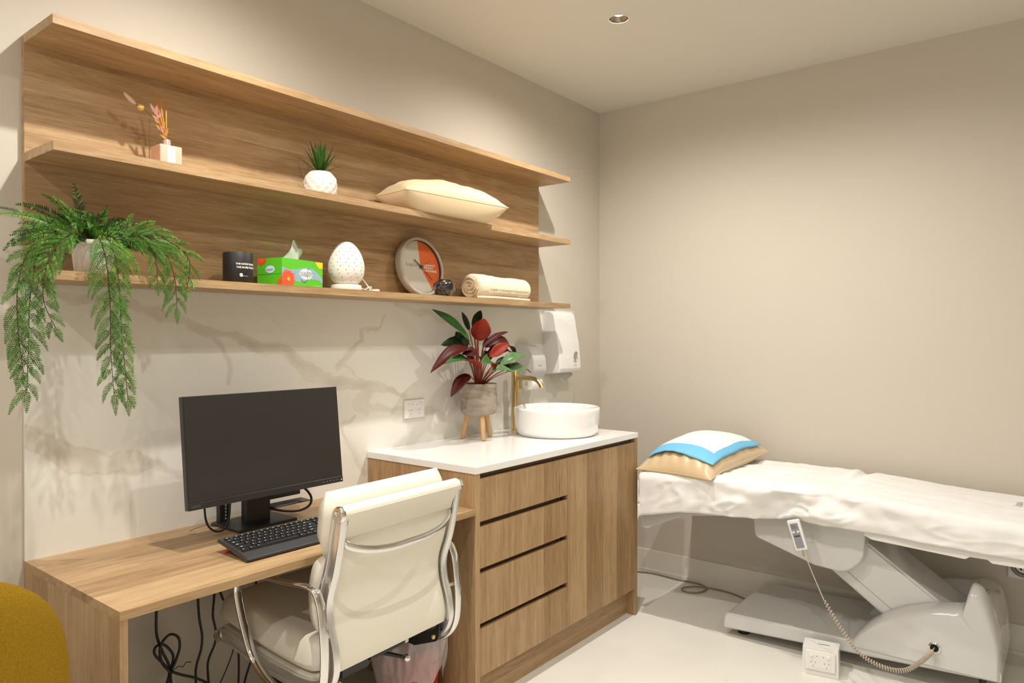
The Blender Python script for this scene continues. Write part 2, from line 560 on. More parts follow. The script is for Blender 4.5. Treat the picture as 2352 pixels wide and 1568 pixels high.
# ------------------------------------------------------------------ the room
YW, XB = 2.2935, 3.781
X0, Y0 = -2.6, -2.2
obj('floor', bx(X0, XB + 0.1, Y0, YW + 0.1, -0.1, 0), M_floor, kind='structure')
def ceiling_bm(hx, hy, hr, s=0.1, n=56):
    """slab with one round hole for the recessed light"""
    bm = nb()
    xa, xb, ya, yb_ = X0, XB + 0.1, Y0, YW + 0.1
    for (a, b, c, d) in ((xa, hx - s, ya, yb_), (hx + s, xb, ya, yb_), (hx - s, hx + s, ya, hy - s), (hx - s, hx + s, hy + s, yb_)):
        v = [bm.verts.new(p) for p in ((a, c, CEIL), (a, d, CEIL), (b, d, CEIL), (b, c, CEIL))]
        bm.faces.new(v)
    inn, out = [], []
    for k in range(n):
        a = 2 * PI * k / n
        c_, s_ = math.cos(a), math.sin(a)
        q = s / max(abs(c_), abs(s_))
        inn.append((hx + hr * c_, hy + hr * s_)); out.append((hx + q * c_, hy + q * s_))
    vi = [bm.verts.new((x, y, CEIL)) for x, y in inn]
    vo = [bm.verts.new((x, y, CEIL)) for x, y in out]
    vt = [bm.verts.new((x, y, CEIL + 0.06)) for x, y in inn]
    for k in range(n):
        k2 = (k + 1) % n
        bm.faces.new((vo[k], vi[k], vi[k2], vo[k2]))
        bm.faces.new((vi[k], vt[k], vt[k2], vi[k2]))
    bm.faces.new(vt)
    box(bm, xa, xb, ya, yb_, CEIL + 0.065, CEIL + 0.1)
    return bm


obj('ceiling', ceiling_bm(2.71, 1.548, 0.0435), M_ceil, kind='structure')
obj('wall_left', bx(X0, XB + 0.1, YW, YW + 0.1, 0, CEIL), M_wall, kind='structure')
obj('wall_back', bx(XB, XB + 0.1, Y0, YW, 0, CEIL), M_wall, kind='structure')
obj('wall_right', bx(X0, XB + 0.1, Y0 - 0.1, Y0, 0, CEIL), M_wall, kind='structure')
bm = bx(XB - 0.014, XB, Y0, YW, 0, 0.128)
obj('baseboard_back', bm, M_skirt, kind='structure', bevel=0.004)
bm = bx(XB - 0.026, XB - 0.012, Y0, YW, 0, 0.018)
obj('trim_1', bm, M_skirt, kind='structure', bevel=0.003)

# ------------------------------------------------------------------ stone splashback (veins are colour of the stone)
VEINS = [  # (width, strength, [(x, z) ...])
    (0.016, 0.75, [(0.77, 1.505), (0.838, 1.483), (1.007, 1.481), (1.064, 1.457), (1.173, 1.423), (1.225, 1.399), (1.297, 1.376), (1.412, 1.344), (1.543, 1.319), (1.657, 1.259), (1.762, 1.196), (1.852, 1.185), (1.984, 1.158), (2.088, 1.148), (2.141, 1.119)]),
    (0.020, 0.50, [(1.412, 1.344), (1.522, 1.325), (1.616, 1.279), (1.655, 1.235), (1.74, 1.19)]),
    (0.010, 0.55, [(1.949, 1.153), (1.935, 1.114), (1.972, 1.077), (2.049, 1.064), (2.134, 1.057), (2.20, 1.045), (2.279, 1.028)]),
    (0.020, 0.60, [(2.20, 1.045), (2.279, 1.035), (2.354, 1.028), (2.43, 0.995), (2.542, 0.935), (2.608, 0.905)]),
    (0.007, 0.60, [(2.037, 1.47), (1.999, 1.416), (1.913, 1.388), (1.906, 1.36), (1.87, 1.332), (1.852, 1.304), (1.813, 1.287), (1.775, 1.264)]),
    (0.016, 0.55, [(1.87, 1.325), (1.852, 1.304), (1.813, 1.280), (1.775, 1.250)]),
    (0.004, 0.55, [(1.813, 1.265), (1.883, 1.215), (1.949, 1.171)]),
    (0.018, 0.55, [(1.949, 1.16), (1.911, 1.125), (1.890, 1.10), (1.935, 1.072)]),
    (0.008, 0.60, [(1.883, 1.052), (1.836, 1.037), (1.806, 1.023), (1.819, 0.975), (1.836, 0.947), (1.841, 0.909), (1.932, 0.808)]),
    (0.020, 0.35, [(1.83, 0.95), (1.86, 0.90), (1.93, 0.82)]),
    (0.030, 0.85, [(0.717, 1.095), (0.75, 1.070), (0.796, 1.040), (0.845, 1.018), (0.908, 1.005), (0.972, 0.985), (1.039, 0.975)]),
    (0.016, 0.70, [(0.972, 0.99), (1.039, 0.984), (1.121, 0.942), (1.185, 0.902), (1.238, 0.851), (1.30, 0.80)]),
    (0.010, 0.60, [(1.271, 1.362), (1.311, 1.309), (1.332, 1.264), (1.338, 1.217)]),
    (0.0025, 0.5, [(1.405, 1.513), (1.496, 1.443), (1.558, 1.374)]),
    (0.009, 0.55, [(2.101, 1.516), (2.21, 1.489), (2.31, 1.473), (2.384, 1.452), (2.542, 1.447)]),
    (0.003, 0.5, [(2.416, 1.508), (2.517, 1.461), (2.677, 1.409), (2.802, 1.375), (2.877, 1.345)]),
    (0.014, 0.40, [(2.453, 1.011), (2.64, 0.974), (2.809, 0.97), (2.916, 0.938), (3.1, 0.95)]),
    (0.010, 0.30, [(3.0, 1.36), (3.15, 1.20), (3.28, 1.12), (3.47, 1.10)]),
]


def npnoise(x, z, seed, f0, octs):
    """smooth value noise on numpy arrays"""
    rs = np.random.RandomState(seed)
    T = rs.rand(64, 64)
    out = np.zeros_like(x); amp = 1.0; tot = 0.0; f = f0
    for o in range(octs):
        u = x * f + 17.3 * o; v = z * f + 5.1 * o
        iu = np.floor(u).astype(int); iv = np.floor(v).astype(int)
        fu = u - iu; fv = v - iv
        fu = fu * fu * (3 - 2 * fu); fv = fv * fv * (3 - 2 * fv)
        g = lambda a, b: T[a % 64, b % 64]
        out += amp * ((g(iu, iv) * (1 - fu) + g(iu + 1, iv) * fu) * (1 - fv) + (g(iu, iv + 1) * (1 - fu) + g(iu + 1, iv + 1) * fu) * fv)
        tot += amp; amp *= 0.55; f *= 2.03
    return out / tot - 0.5


def make_splash():
    x0, x1, z0, z1 = 0.717, 3.479, 0.7485, 1.5205
    nx, nz = 640, 180
    xs = np.linspace(x0, x1, nx); zs = np.linspace(z0, z1, nz)
    X, Z = np.meshgrid(xs, zs)
    dx = npnoise(X, Z, 1, 13, 6) * 0.055; dz = npnoise(X, Z, 2, 13, 6) * 0.055
    Xd, Zd = X + dx, Z + dz
    wn = 0.55 + 1.3 * (npnoise(X, Z, 3, 7, 3) + 0.5)
    mask = np.zeros_like(X)
    for wd, st, pts in VEINS:
        d = np.full_like(X, 9.0)
        for (ax, az), (bx_, bz) in zip(pts, pts[1:]):
            ex, ez = bx_ - ax, bz - az
            t = np.clip(((Xd - ax) * ex + (Zd - az) * ez) / (ex * ex + ez * ez), 0, 1)
            d = np.minimum(d, np.hypot(Xd - ax - t * ex, Zd - az - t * ez))
        ww = wd * wn * 0.72
        core = np.clip(1.25 - d / ww, 0, 1)
        edge = np.exp(-((d - ww) / 0.0035) ** 2) * 0.45 * (wd > 0.006)
        mask = np.maximum(mask, st * 0.85 * np.clip(core ** 0.8 * (0.72 + 0.9 * npnoise(X, Z, 5, 14, 3)) + edge, 0, 1))
    cloud = np.clip(0.5 + npnoise(X, Z, 8, 2.2, 4) * 1.6, 0, 1)
    basec = np.array([0.79, 0.765, 0.695]); vein = np.array([0.53, 0.46, 0.345]); cl = np.array([0.73, 0.70, 0.62])
    colr = basec[None, None] * (1 - cloud[..., None] * 0.5) + cl[None, None] * cloud[..., None] * 0.5
    colr = colr * (1 - mask[..., None]) + vein[None, None] * mask[..., None]
    yf = YW - 0.010
    verts = [(float(a), yf, float(b)) for b in zs for a in xs]
    faces = []
    for j in range(nz - 1):
        for i in range(nx - 1):
            a = j * nx + i
            faces.append((a, a + 1, a + nx + 1, a + nx))
    nb_ = len(verts)
    back = [(x0, YW - 0.0005, z0), (x1, YW - 0.0005, z0), (x1, YW - 0.0005, z1), (x0, YW - 0.0005, z1)]
    verts += back
    bot = list(range(nx)); top = list(range((nz - 1) * nx, nz * nx))
    lef = [j * nx for j in range(nz)]; rig = [j * nx + nx - 1 for j in range(nz)]
    faces.append(bot[::-1] + [nb_, nb_ + 1]); faces.append(top + [nb_ + 2, nb_ + 3])
    faces.append(lef + [nb_ + 3, nb_]); faces.append(rig[::-1] + [nb_ + 1, nb_ + 2])
    me = bpy.data.meshes.new('stone_splashback')
    me.from_pydata(verts, [], faces)
    ca = me.color_attributes.new('stone', 'FLOAT_COLOR', 'POINT')
    arr = np.ones((len(verts), 4), dtype=np.float32)
    arr[:nb_, :3] = colr.reshape(-1, 3); arr[nb_:, :3] = basec
    ca.data.foreach_set('color', arr.ravel())
    m, nt, b = base('veined_stone')
    at = N(nt, 'ShaderNodeAttribute'); at.attribute_name = 'stone'
    nt.links.new(at.outputs['Color'], b.inputs['Base Color'])
    b.inputs['Roughness'].default_value = 0.16
    b.inputs['Specular IOR Level'].default_value = 0.45
    me.materials.append(m)
    o = bpy.data.objects.new('stone_splashback', me); COL.objects.link(o)
    _setprops(o, 'cream marble splashback slab with beige veins, between desk and lowest shelf', 'splashback')


make_splash()

# ------------------------------------------------------------------ wall shelf unit
XL, XS = 0.7165, 3.1226
t = thing('wall_shelf_unit', 'long oak wall shelf unit with back panel and three shelves above the desk', 'shelf', (XL, YW, 1.52))
obj('back_panel', bx(XL, XS, YW - 0.0185, YW, 1.522, 2.2045), M_wood_h, t)
for z0, z1 in ((2.1805, 2.2048), (1.8545, 1.8787), (1.5200, 1.5442)):
    y1 = YW - 0.0185 if z0 > 1.6 else YW - 0.0185
    bm = bx(XL, XS + 0.0, 2.0702, y1, z0, z1)
    obj('shelf', bm, M_wood_top if z0 > 1.6 else M_wood_top, t, bevel=0.0008, seg=1)
# small overhang of shelves past the panel comes from the panel stopping short
# ------------------------------------------------------------------ desk
XC, XR, YF = 1.9393, 3.153, 1.694
t = thing('desk', 'oak desk with panel end, beneath the shelves and left of the sink cabinet', 'desk', (XL, YF, 0))
obj('desktop', bx(XL, XC - 0.001, YF, YW - 0.0005, 0.7265, 0.7485), M_wood_top, t, bevel=0.0012, seg=1)
obj('end_panel', bx(XL + 0.0005, XL + 0.0185, YF + 0.001, YW - 0.001, 0.0, 0.7263), M_wood_v, t, bevel=0.0008, seg=1)

# ------------------------------------------------------------------ sink cabinet
t = thing('sink_cabinet', 'oak base cabinet with four drawers and two doors under the white benchtop', 'cabinet', (XC, YF, 0))
TH = 0.024
body = nb()
box(body, XC, XC + TH, YF, YW - 0.0112, 0, 0.8735)
obj('side_panel', body, M_wood_v2, t, bevel=0.0008, seg=1)
obj('side_panel', bx(XR - TH, XR, YF, YW - 0.0112, 0, 0.8735), M_wood_v2, t, bevel=0.0008, seg=1)
xi0, xi1 = XC + TH, XR - TH
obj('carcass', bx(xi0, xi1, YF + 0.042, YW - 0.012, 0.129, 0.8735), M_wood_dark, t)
obj('kickboard', bx(xi0, xi1, YF + 0.046, YF + 0.062, 0.0, 0.1285), M_wood_h, t)
XD = 2.5355
g = 0.0012
fr = [(0.698, 0.8535), (0.5265, 0.6775), (0.325, 0.5065), (0.131, 0.3045)]
for z0, z1 in fr:
    obj('drawer', bx(xi0 + g, XD - g, YF + 0.0015, YF + 0.0195, z0, z1), M_wood_v, t, bevel=0.0008, seg=1)
# finger grooves: channel under every drawer front with end block
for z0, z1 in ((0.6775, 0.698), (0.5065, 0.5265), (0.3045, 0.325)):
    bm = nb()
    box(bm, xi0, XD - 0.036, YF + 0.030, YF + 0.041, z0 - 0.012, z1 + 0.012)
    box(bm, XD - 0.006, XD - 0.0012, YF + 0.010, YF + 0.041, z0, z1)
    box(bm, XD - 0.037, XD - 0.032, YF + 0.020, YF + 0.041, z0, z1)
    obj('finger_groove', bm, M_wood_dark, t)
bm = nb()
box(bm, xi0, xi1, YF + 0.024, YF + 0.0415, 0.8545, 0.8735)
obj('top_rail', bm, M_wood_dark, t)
obj('door', bx(XD + g, 2.8335 - g, YF + 0.0015, YF + 0.0195, 0.131, 0.8535), M_wood_v2, t, bevel=0.0008, seg=1)
obj('door', bx(2.8335 + g, xi1 - g, YF + 0.0015, YF + 0.0195, 0.131, 0.8535), M_wood_v, t, bevel=0.0008, seg=1)

obj('benchtop', bbox(XC - 0.003, XR + 0.001, YF - 0.003, YW - 0.0105, 0.8745, 0.900, 0.0012), M_quartz, None,
    'white stone benchtop on the oak cabinet, under the basin', 'benchtop', loc=(XC, YF, 0.8745))

# ------------------------------------------------------------------ basin and tap
t = thing('basin', 'round white ceramic vessel basin standing on the white benchtop', 'basin', (2.86, 1.975, 0.9))
bm = nb()
prof = [(0.0, 0.0), (0.178, 0.0), (0.190, 0.004), (0.198, 0.020), (0.2045, 0.060), (0.2085, 0.105), (0.2095, 0.124), (0.2075, 0.131), (0.202, 0.1335), (0.196, 0.1325), (0.192, 0.127), (0.190, 0.110), (0.183, 0.060), (0.165, 0.030), (0.12, 0.018), (0.03, 0.014), (0.026, 0.010), (0, 0.010)]
lathe(bm, prof, 96)
obj('bowl', bm, M_ceramic, t, local=True, smooth=60)
bm = nb(); lathe(bm, [(0.0, 0.0102), (0.024, 0.0102), (0.024, 0.0165), (0.02, 0.019), (0, 0.019)], 32)
obj('waste', bm, M_chrome, t, local=True, smooth=40)

t = thing('basin_tap', 'tall brushed brass mixer tap behind the white basin', 'tap', (2.84, 2.215, 0.9))
bm = nb()
lathe(bm, [(0, 0.0), (0.0225, 0.0), (0.0225, 0.006), (0.0195, 0.007), (0.0195, 0.298), (0.0175, 0.301), (0, 0.301)], 40)
obj('body', bm, M_brass, t, local=True, smooth=40)
bm = nb()
pts = catmull([(0, -0.01, 0.266), (0, -0.05, 0.266), (0, -0.10, 0.266), (0, -0.135, 0.258), (0, -0.155, 0.240), (0, -0.166, 0.222)], 8)
tube(bm, pts, 0.0115, 20)
obj('spout', bm, M_brass, t, local=True, smooth=40)
bm = nb()
tube(bm, [(0.014, 0, 0.20), (0.042, 0, 0.20)], 0.012, 20)
tube(bm, [(0.036, 0, 0.20), (0.040, 0.0, 0.26)], 0.004, 12)
obj('lever_handle', bm, M_brass, t, local=True, smooth=40)

# ------------------------------------------------------------------ paper towel dispenser
t = thing('paper_towel_dispenser', 'tall white plastic paper towel dispenser on the wall above the basin', 'dispenser', (3.275, YW - 0.01, 1.16))
D0, D1 = 3.172, 3.378
yb = YW - 0.0105
def cover_profile():
    # y,z outline; front is shallow above, deeper below
    return [(yb, 1.168), (yb - 0.108, 1.176), (yb - 0.115, 1.200), (yb - 0.112, 1.26), (yb - 0.102, 1.34), (yb - 0.086, 1.42), (yb - 0.078, 1.468), (yb - 0.070, 1.497), (yb - 0.045, 1.512), (yb, 1.514)]
bm = nb()
sideprism(bm, roundpoly(cover_profile(), [0, .008, .01, .02, .03, .03, .02, .015, .01, 0], 3), D0, D1)
fix(bm)
ed = [e for e in bm.edges if len(e.link_faces) == 2 and e.calc_face_angle(0) > R(50) and min(v.co.y for v in e.verts) < yb - 0.002]
bmesh.ops.bevel(bm, geom=ed, offset=0.016, segments=5, affect='EDGES', profile=0.55, clamp_overlap=True)
obj('cover', bm, M_white, t, smooth=45)
# oval sight window and lock text line
Mw = Matrix.Translation((3.322, yb - 0.1140, 1.262)) @ Matrix.Rotation(R(90 + 4), 4, 'X')
bm = nb()
lathe(bm, [(0.019, -0.004), (0.024, -0.002), (0.0255, 0.003), (0.023, 0.0045), (0.020, 0.003), (0.0195, -0.003)], 40, Mw @ Matrix.Diagonal((0.85, 1.25, 1, 1)))
obj('window_ring', bm, M_chrome, t, smooth=60)
bm = nb(); lathe(bm, [(0, 0.0015), (0.0200, 0.0015), (0.0200, -0.003), (0, -0.003)], 32, Mw @ Matrix.Diagonal((0.85, 1.25, 1, 1)))
obj('sight_window', bm, plain('sight_window_grey', (0.36, 0.33, 0.28, 1), 0.2), t)
obj('printed_mark', bx(3.311, 3.333, yb - 0.1160, yb - 0.1145, 1.2150, 1.2172), M_greyink, t)
bm = nb()
nu, nv = 14, 10
rows = []
for j in range(nv + 1):
    v = j / nv
    row = []
    for i in range(nu + 1):
        u = i / nu
        x = D0 + 0.055 + u * 0.125
        drop = 0.055 * (1 - abs(u - 0.28) / 0.9) * v
        if u > 0.28: drop = v * (0.060 * (1 - (u - 0.28) / 0.72) + 0.006)
        else: drop = v * (0.060 * u / 0.28 * 0.5 + 0.030)
        z = 1.172 - drop
        y = yb - 0.060 - 0.010 * math.sin(u * 9) * v - 0.012 * v
        row.append(bm.verts.new((x, y, z)))
    rows.append(row)
for j in range(nv):
    for i in range(nu): bm.faces.new((rows[j][i], rows[j][i + 1], rows[j + 1][i + 1], rows[j + 1][i]))
bmesh.ops.solidify(bm, geom=bm.faces[:], thickness=0.001)
obj('paper_towel', bm, M_tissue, t, smooth=180)

# ------------------------------------------------------------------ small roll dispenser
t = thing('roll_dispenser', 'small smoky chrome roll dispenser beside the tall white paper dispenser', 'dispenser', (2.98, yb, 1.1))
RX0, RX1 = 2.925, 3.035
prof = roundpoly([(yb, 1.168), (yb - 0.100, 1.150), (yb - 0.122, 1.20), (yb - 0.118, 1.26), (yb - 0.085, 1.318), (yb - 0.03, 1.332), (yb, 1.333)], [0, .03, .05, .06, .05, .02, 0], 6)
for xa_, xb_ in ((RX0, RX0 + 0.008), (RX1 - 0.006, RX1)):
    bm = nb(); sideprism(bm, prof, xa_, xb_); fix(bm)
    obj('side_cheek', bm, M_smoke, t, bevel=0.0015)
bm = nb()
fr_ = [p for p in prof if p[0] < yb - 0.0005]
# front band: strip following the curved outline
outer = fr_[3:]
inner = [(min(y + 0.006, yb), z - 0.002) for y, z in outer]
poly = outer + inner[::-1]
sideprism(bm, poly, RX0 + 0.008, RX1 - 0.006); fix(bm)
obj('front_cover', bm, M_smoke, t, smooth=50)
obj('back_plate', bx(RX0 + 0.002, RX1 - 0.002, yb - 0.012, yb, 1.102, 1.33), M_smoke, t, bevel=0.001)
bm = nb()
tube(bm, [(RX0 + 0.012, yb - 0.068, 1.132), (RX1 - 0.010, yb - 0.068, 1.132)], 0.036, 40)
obj('paper_roll', bm, M_tissue, t, smooth=40)
bm = nb()
tube(bm, [(RX0 + 0.006, yb - 0.068, 1.132), (RX1 - 0.004, yb - 0.068, 1.132)], 0.010, 20)
obj('spindle', bm, M_smoke, t, smooth=40)
obj('printed_mark', bx(2.968, 2.996, yb - 0.1225, yb - 0.1195, 1.2240, 1.2262), M_greyink, t)

# ------------------------------------------------------------------ power outlets
def outlet_face(t, M, wdt, hgt):
    """twin outlet details in local xy plane, +z out. M maps to world"""
    def addp(nm, bm, mat, **k):
        bm.transform(M); return obj(nm, bm, mat, t, **k)
    bm = nb(); bm = bbox(-wdt / 2, wdt / 2, -hgt / 2, hgt / 2, 0.0, 0.0085, 0.003, 3)
    addp('faceplate', bm, M_white)
    bm = bbox(-wdt * 0.37, wdt * 0.37, -hgt * 0.37, hgt * 0.37, 0.0075, 0.0093, 0.0008, 1)
    addp('insert', bm, M_white)
    for s in (-1, 1):
        bm = nb(); lathe(bm, [(0, 0.0092), (0.0068, 0.0092), (0.0068, 0.0108), (0.006, 0.0116), (0, 0.0118)], 24, Matrix.Translation((s * wdt * 0.27, hgt * 0.23, 0)) @ Matrix.Diagonal((1, 1.1, 1, 1)))
        addp('rocker_switch', bm, M_white, smooth=50)
        bm = nb(); lathe(bm, [(0, 0.0092), (0.0017, 0.0092), (0.0017, 0.0096), (0, 0.0096)], 12, Matrix.Translation((s * wdt * 0.105, hgt * 0.24, 0)))
        addp('indicator_dot', bm, M_dark)
        bm = nb()
        for dx, dy, a in ((-0.0075, -0.006, -30), (0.0075, -0.006, 30), (0, -0.0215, 0)):
            box(bm, -0.0008, 0.0008, -0.0034, 0.0034, 0.0092, 0.0096, Matrix.Translation((s * wdt * 0.22 + dx, dy, 0)) @ Matrix.Rotation(R(a), 4, 'Z'))
        addp('socket_slots', bm, M_darkgrey)

ow = thing('power_outlet', 'white double power outlet on the marble, left of the potted red leaved plant', 'power outlet', (2.199, yb, 1.056))
outlet_face(ow, Matrix.Translation((2.199, yb, 1.056)) @ Matrix.Rotation(R(90), 4, 'X'), 0.122, 0.080)

# pedestal outlet on the floor
P0 = Vector((3.022, 0.870)); P1 = Vector((3.046, 0.734))
ang = math.atan2((P1 - P0).y, (P1 - P0).x)
t = thing('floor_power_box', 'white pedestal power box standing on the floor in front of the bed base', 'power outlet', (P0.x, P0.y, 0), ang)
L_ = (P1 - P0).length
bm = nb(); box(bm, 0, L_, 0.0, 0.104, 0, 0.108)
for v in bm.verts:
    if v.co.z > 0.05:
        v.co.x = L_ / 2 + (v.co.x - L_ / 2) * 0.96; v.co.y = 0.008 + (v.co.y) * 0.85
obj('housing', bm, M_white, t, local=True, bevel=0.005, seg=4, smooth=40)
bm = bbox(L_ * 0.42, L_ * 0.72, 0.048, 0.056, 0.1075, 0.1088, 0.0005, 1)
obj('top_slot', bm, M_greyink, t, local=True)
# faceplate on the front (local -y side)
Mf = W[t.name] @ Matrix.Translation((L_ / 2, 0.0035, 0.0595)) @ Matrix.Rotation(R(90 - 4), 4, 'X')
outlet_face(t, Mf, 0.114, 0.076)

# round wall outlet under the bed foot
t = thing('round_wall_outlet', 'round grey wall outlet on a square plate under the foot of the bed', 'power outlet', (XB, 0.155, 0.385))
Mo = Matrix.Translation((XB, 0.165, 0.387)) @ Matrix.Rotation(R(-90), 4, 'Y')
bm = bbox(-0.060, 0.060, -0.057, 0.057, 0, 0.010, 0.003, 2); bm.transform(Mo); obj('plate', bm, M_white, t)
bm = nb(); lathe(bm, [(0, 0.010), (0.048, 0.010), (0.048, 0.026), (0.040, 0.034), (0.034, 0.034), (0.033, 0.016), (0, 0.016)], 48, Mo); obj('collar', bm, plain('grey_collar', (0.27, 0.25, 0.22, 1), 0.35), t, smooth=35)
bm = nb(); lathe(bm, [(0, 0.016), (0.030, 0.016), (0.030, 0.024), (0, 0.024)], 40, Mo); obj('socket_core', bm, M_white, t, smooth=35)
bm = nb()
for k in range(5):
    a = 2 * PI * k / 5
    lathe(bm, [(0, 0.024), (0.0042, 0.024), (0.0042, 0.0248), (0, 0.0248)], 14, Mo @ Matrix.Translation((0.017 * math.cos(a), 0.017 * math.sin(a), 0)))
obj('pin_holes', bm, M_dark, t)

# ------------------------------------------------------------------ recessed ceiling light
t = thing('downlight', 'recessed round ceiling light with silver reflector near the back wall', 'ceiling light', (2.71, 1.548, CEIL))
bm = nb(); lathe(bm, [(0.0405, 0.0), (0.048, 0.0), (0.0485, -0.002), (0.046, -0.0035), (0.041, -0.003), (0.0405, 0.0)], 56)
obj('trim_ring', bm, M_white, t, local=True, smooth=60)
bm = nb(); lathe(bm, [(0.0408, -0.0015), (0.0395, 0.002), (0.034, 0.011), (0.022, 0.0200), (0.0215, 0.022), (0.03, 0.030), (0.043, 0.004), (0.0415, -0.0015)], 56)
obj('reflector', bm, plain('bronzed_reflector', (0.36, 0.29, 0.21, 1), 0.22, metal=1.0), t, local=True, smooth=60)
bm = nb(); lathe(bm, [(0, 0.0185), (0.0222, 0.0198), (0.0222, 0.024), (0, 0.024)], 40)
obj('lens', bm, M_lampglow, t, local=True)

# ------------------------------------------------------------------ monitor, stand, small computer, keyboard
t = thing('computer_monitor', 'black flat computer monitor with dark screen standing on the oak desk', 'monitor', (1.335, 2.13, 0.7485))
# panel: built upright then tilted back about its lower edge
TL = Matrix.Translation((0, 1.990, 0.871)) @ Matrix.Rotation(R(-6.2), 4, 'X')
mx0, mx1, mh = 1.0295, 1.5800, 0.3285
bm = bbox(mx0, mx1, 0.0, 0.020, 0.0, mh, 0.0018, 2); bm.transform(TL)
obj('housing', bm, M_blacks, t)
bm = bx(mx0 + 0.004, mx1 - 0.003, -0.0006, 0.002, 0.0215, mh - 0.004); bm.transform(TL)
obj('screen', bm, M_screen, t, label='dark switched-off screen')
bm = bbox(mx0 + 0.001, mx1 - 0.001, -0.0022, 0.002, 0.0, 0.0195, 0.0008, 1); bm.transform(TL)
ch = obj('chin_bezel', bm, M_blacks, t)
bm = bx(mx0 + 0.008, mx0 + 0.037, -0.0028, -0.001, 0.006, 0.0135); bm.transform(TL)
obj('nameplate', bm, plain('dull_plate', (0.045, 0.042, 0.045, 1), 0.4), t)
bm = nb()
for k in range(5): box(bm, mx1 - 0.085 + k * 0.014, mx1 - 0.079 + k * 0.014, -0.0026, -0.001, 0.009, 0.0102, TL)
obj('button_marks', bm, M_greyink, t)
bm = bx(mx1 - 0.0095, mx1 - 0.0068, -0.0028, -0.001, 0.0072, 0.0088); bm.transform(TL)
obj('power_light', bm, M_led, t)
bm = bbox(1.10, 1.51, 0.018, 0.048, 0.055, 0.27, 0.01, 3); bm.transform(TL)
obj('rear_cover', bm, M_black, t)
bm = nb()
box(bm, 1.296, 1.382, 2.125, 2.158, 0.757, 1.06)
obj('stand_column', bm, M_black, t, bevel=0.004)
bm = bbox(1.236, 1.452, 2.071, 2.235, 0.7487, 0.7575, 0.003, 3)
obj('stand_foot', bm, M_black, t)
bm = bbox(1.30, 1.378, 2.045, 2.13, 0.98, 1.07, 0.004, 2)
obj('tilt_joint', bm, M_black, t)

t = thing('mini_computer', 'small black box computer mounted behind the monitor on its stand', 'computer', (1.46, 2.2, 0.80))
bm = bbox(1.383, 1.530, 2.165, 2.2, 0.812, 0.99, 0.003, 2)
obj('case', bm, M_black, t)
bm = bbox(1.384, 1.532, 2.110, 2.165, 0.795, 0.800, 0.001, 1)
obj('bracket_tray', bm, M_kbody, t)
bm = bx(1.44, 1.49, 2.1635, 2.1655, 0.846, 0.850); obj('label_strip', bm, plain('grey_strip', (0.16, 0.15, 0.15, 1), 0.4), t)

t = thing('desk_hub', 'small upright black hub on a round disc foot behind the monitor', 'hub', (1.262, 2.225, 0.7485))
bm = nb(); lathe(bm, [(0, 0), (0.032, 0), (0.033, 0.002), (0.03, 0.005), (0, 0.006)], 40); obj('disc_foot', bm, M_black, t, local=True, smooth=40)
bm = bbox(-0.010, 0.026, -0.012, 0.012, 0.006, 0.10, 0.003, 2); obj('body', bm, M_black, t, local=True)
bm = nb()
for k in range(7): box(bm, 0.008, 0.013, -0.0128, -0.011, 0.016 + k * 0.011, 0.023 + k * 0.011)
obj('port_marks', bm, M_greyink, t, local=True)


def cable(name, label, pts, r, mat, cat='cable', group=None, n=10, seg=10):
    bm = nb(); tube(bm, catmull(pts, n), r, seg)
    return obj(name, bm, mat, None, label, cat, group, smooth=180, loc=pts[0])


cable('monitor_cable', 'thin grey-black cable looping below the left of the monitor onto the desk', [(1.155, 2.10, 0.95), (1.142, 2.10, 0.90), (1.138, 2.10, 0.84), (1.150, 2.105, 0.79), (1.178, 2.105, 0.763), (1.212, 2.11, 0.765), (1.236, 2.13, 0.79), (1.252, 2.15, 0.84), (1.262, 2.16, 0.90), (1.266, 2.16, 0.95)], 0.0032, M_rubber)
cable('monitor_cable', 'thick black cable looping out right of the monitor column', [(1.47, 2.14, 0.90), (1.490, 2.12, 0.862), (1.512, 2.10, 0.835), (1.522, 2.09, 0.808), (1.508, 2.085, 0.785), (1.472, 2.09, 0.775), (1.432, 2.10, 0.779), (1.392, 2.115, 0.790), (1.365, 2.165, 0.796)], 0.0042, M_rubber)
cable('monitor_cable', 'thin pale cable lying behind the monitor on the desk', [(1.16, 2.17, 0.7505), (1.14, 2.20, 0.7505), (1.17, 2.235, 0.7505), (1.24, 2.262, 0.7505)], 0.0016, M_cord)

# keyboard
t = thing('keyboard', 'black desktop keyboard on raised feet, in front of the monitor', 'keyboard', (1.088, 1.782, 0.7485), R(-1.0))
KW, KD = 0.452, 0.163
TK = Matrix.Translation((0, 0, 0.004)) @ Matrix.Rotation(R(7.5), 4, 'X')
bm = nb()
poly = roundpoly([(0, 0), (0.004, -0.003), (KD, 0.004), (KD, 0.014), (0.05, 0.0125), (0.0, 0.007)], [0.001, .001, .003, .004, .02, .003], 4)
sideprism(bm, poly, 0, KW); fix(bm)
ed = [e for e in bm.edges if e.calc_face_angle(0) > R(60)]
bmesh.ops.bevel(bm, geom=ed, offset=0.003, segments=2, affect='EDGES', clamp_overlap=True)
bm.transform(TK); obj('body', bm, M_kbody, t, local=True, smooth=40)
kb = []
U = 0.0190


def keyrow(y, items, h=0.0165, x0=0.010):
    x = x0
    for it in items:
        if it < 0: x += -it * U; continue
        kb.append((x, y, it * U - 0.0022, h - 0.0022)); x += it * U


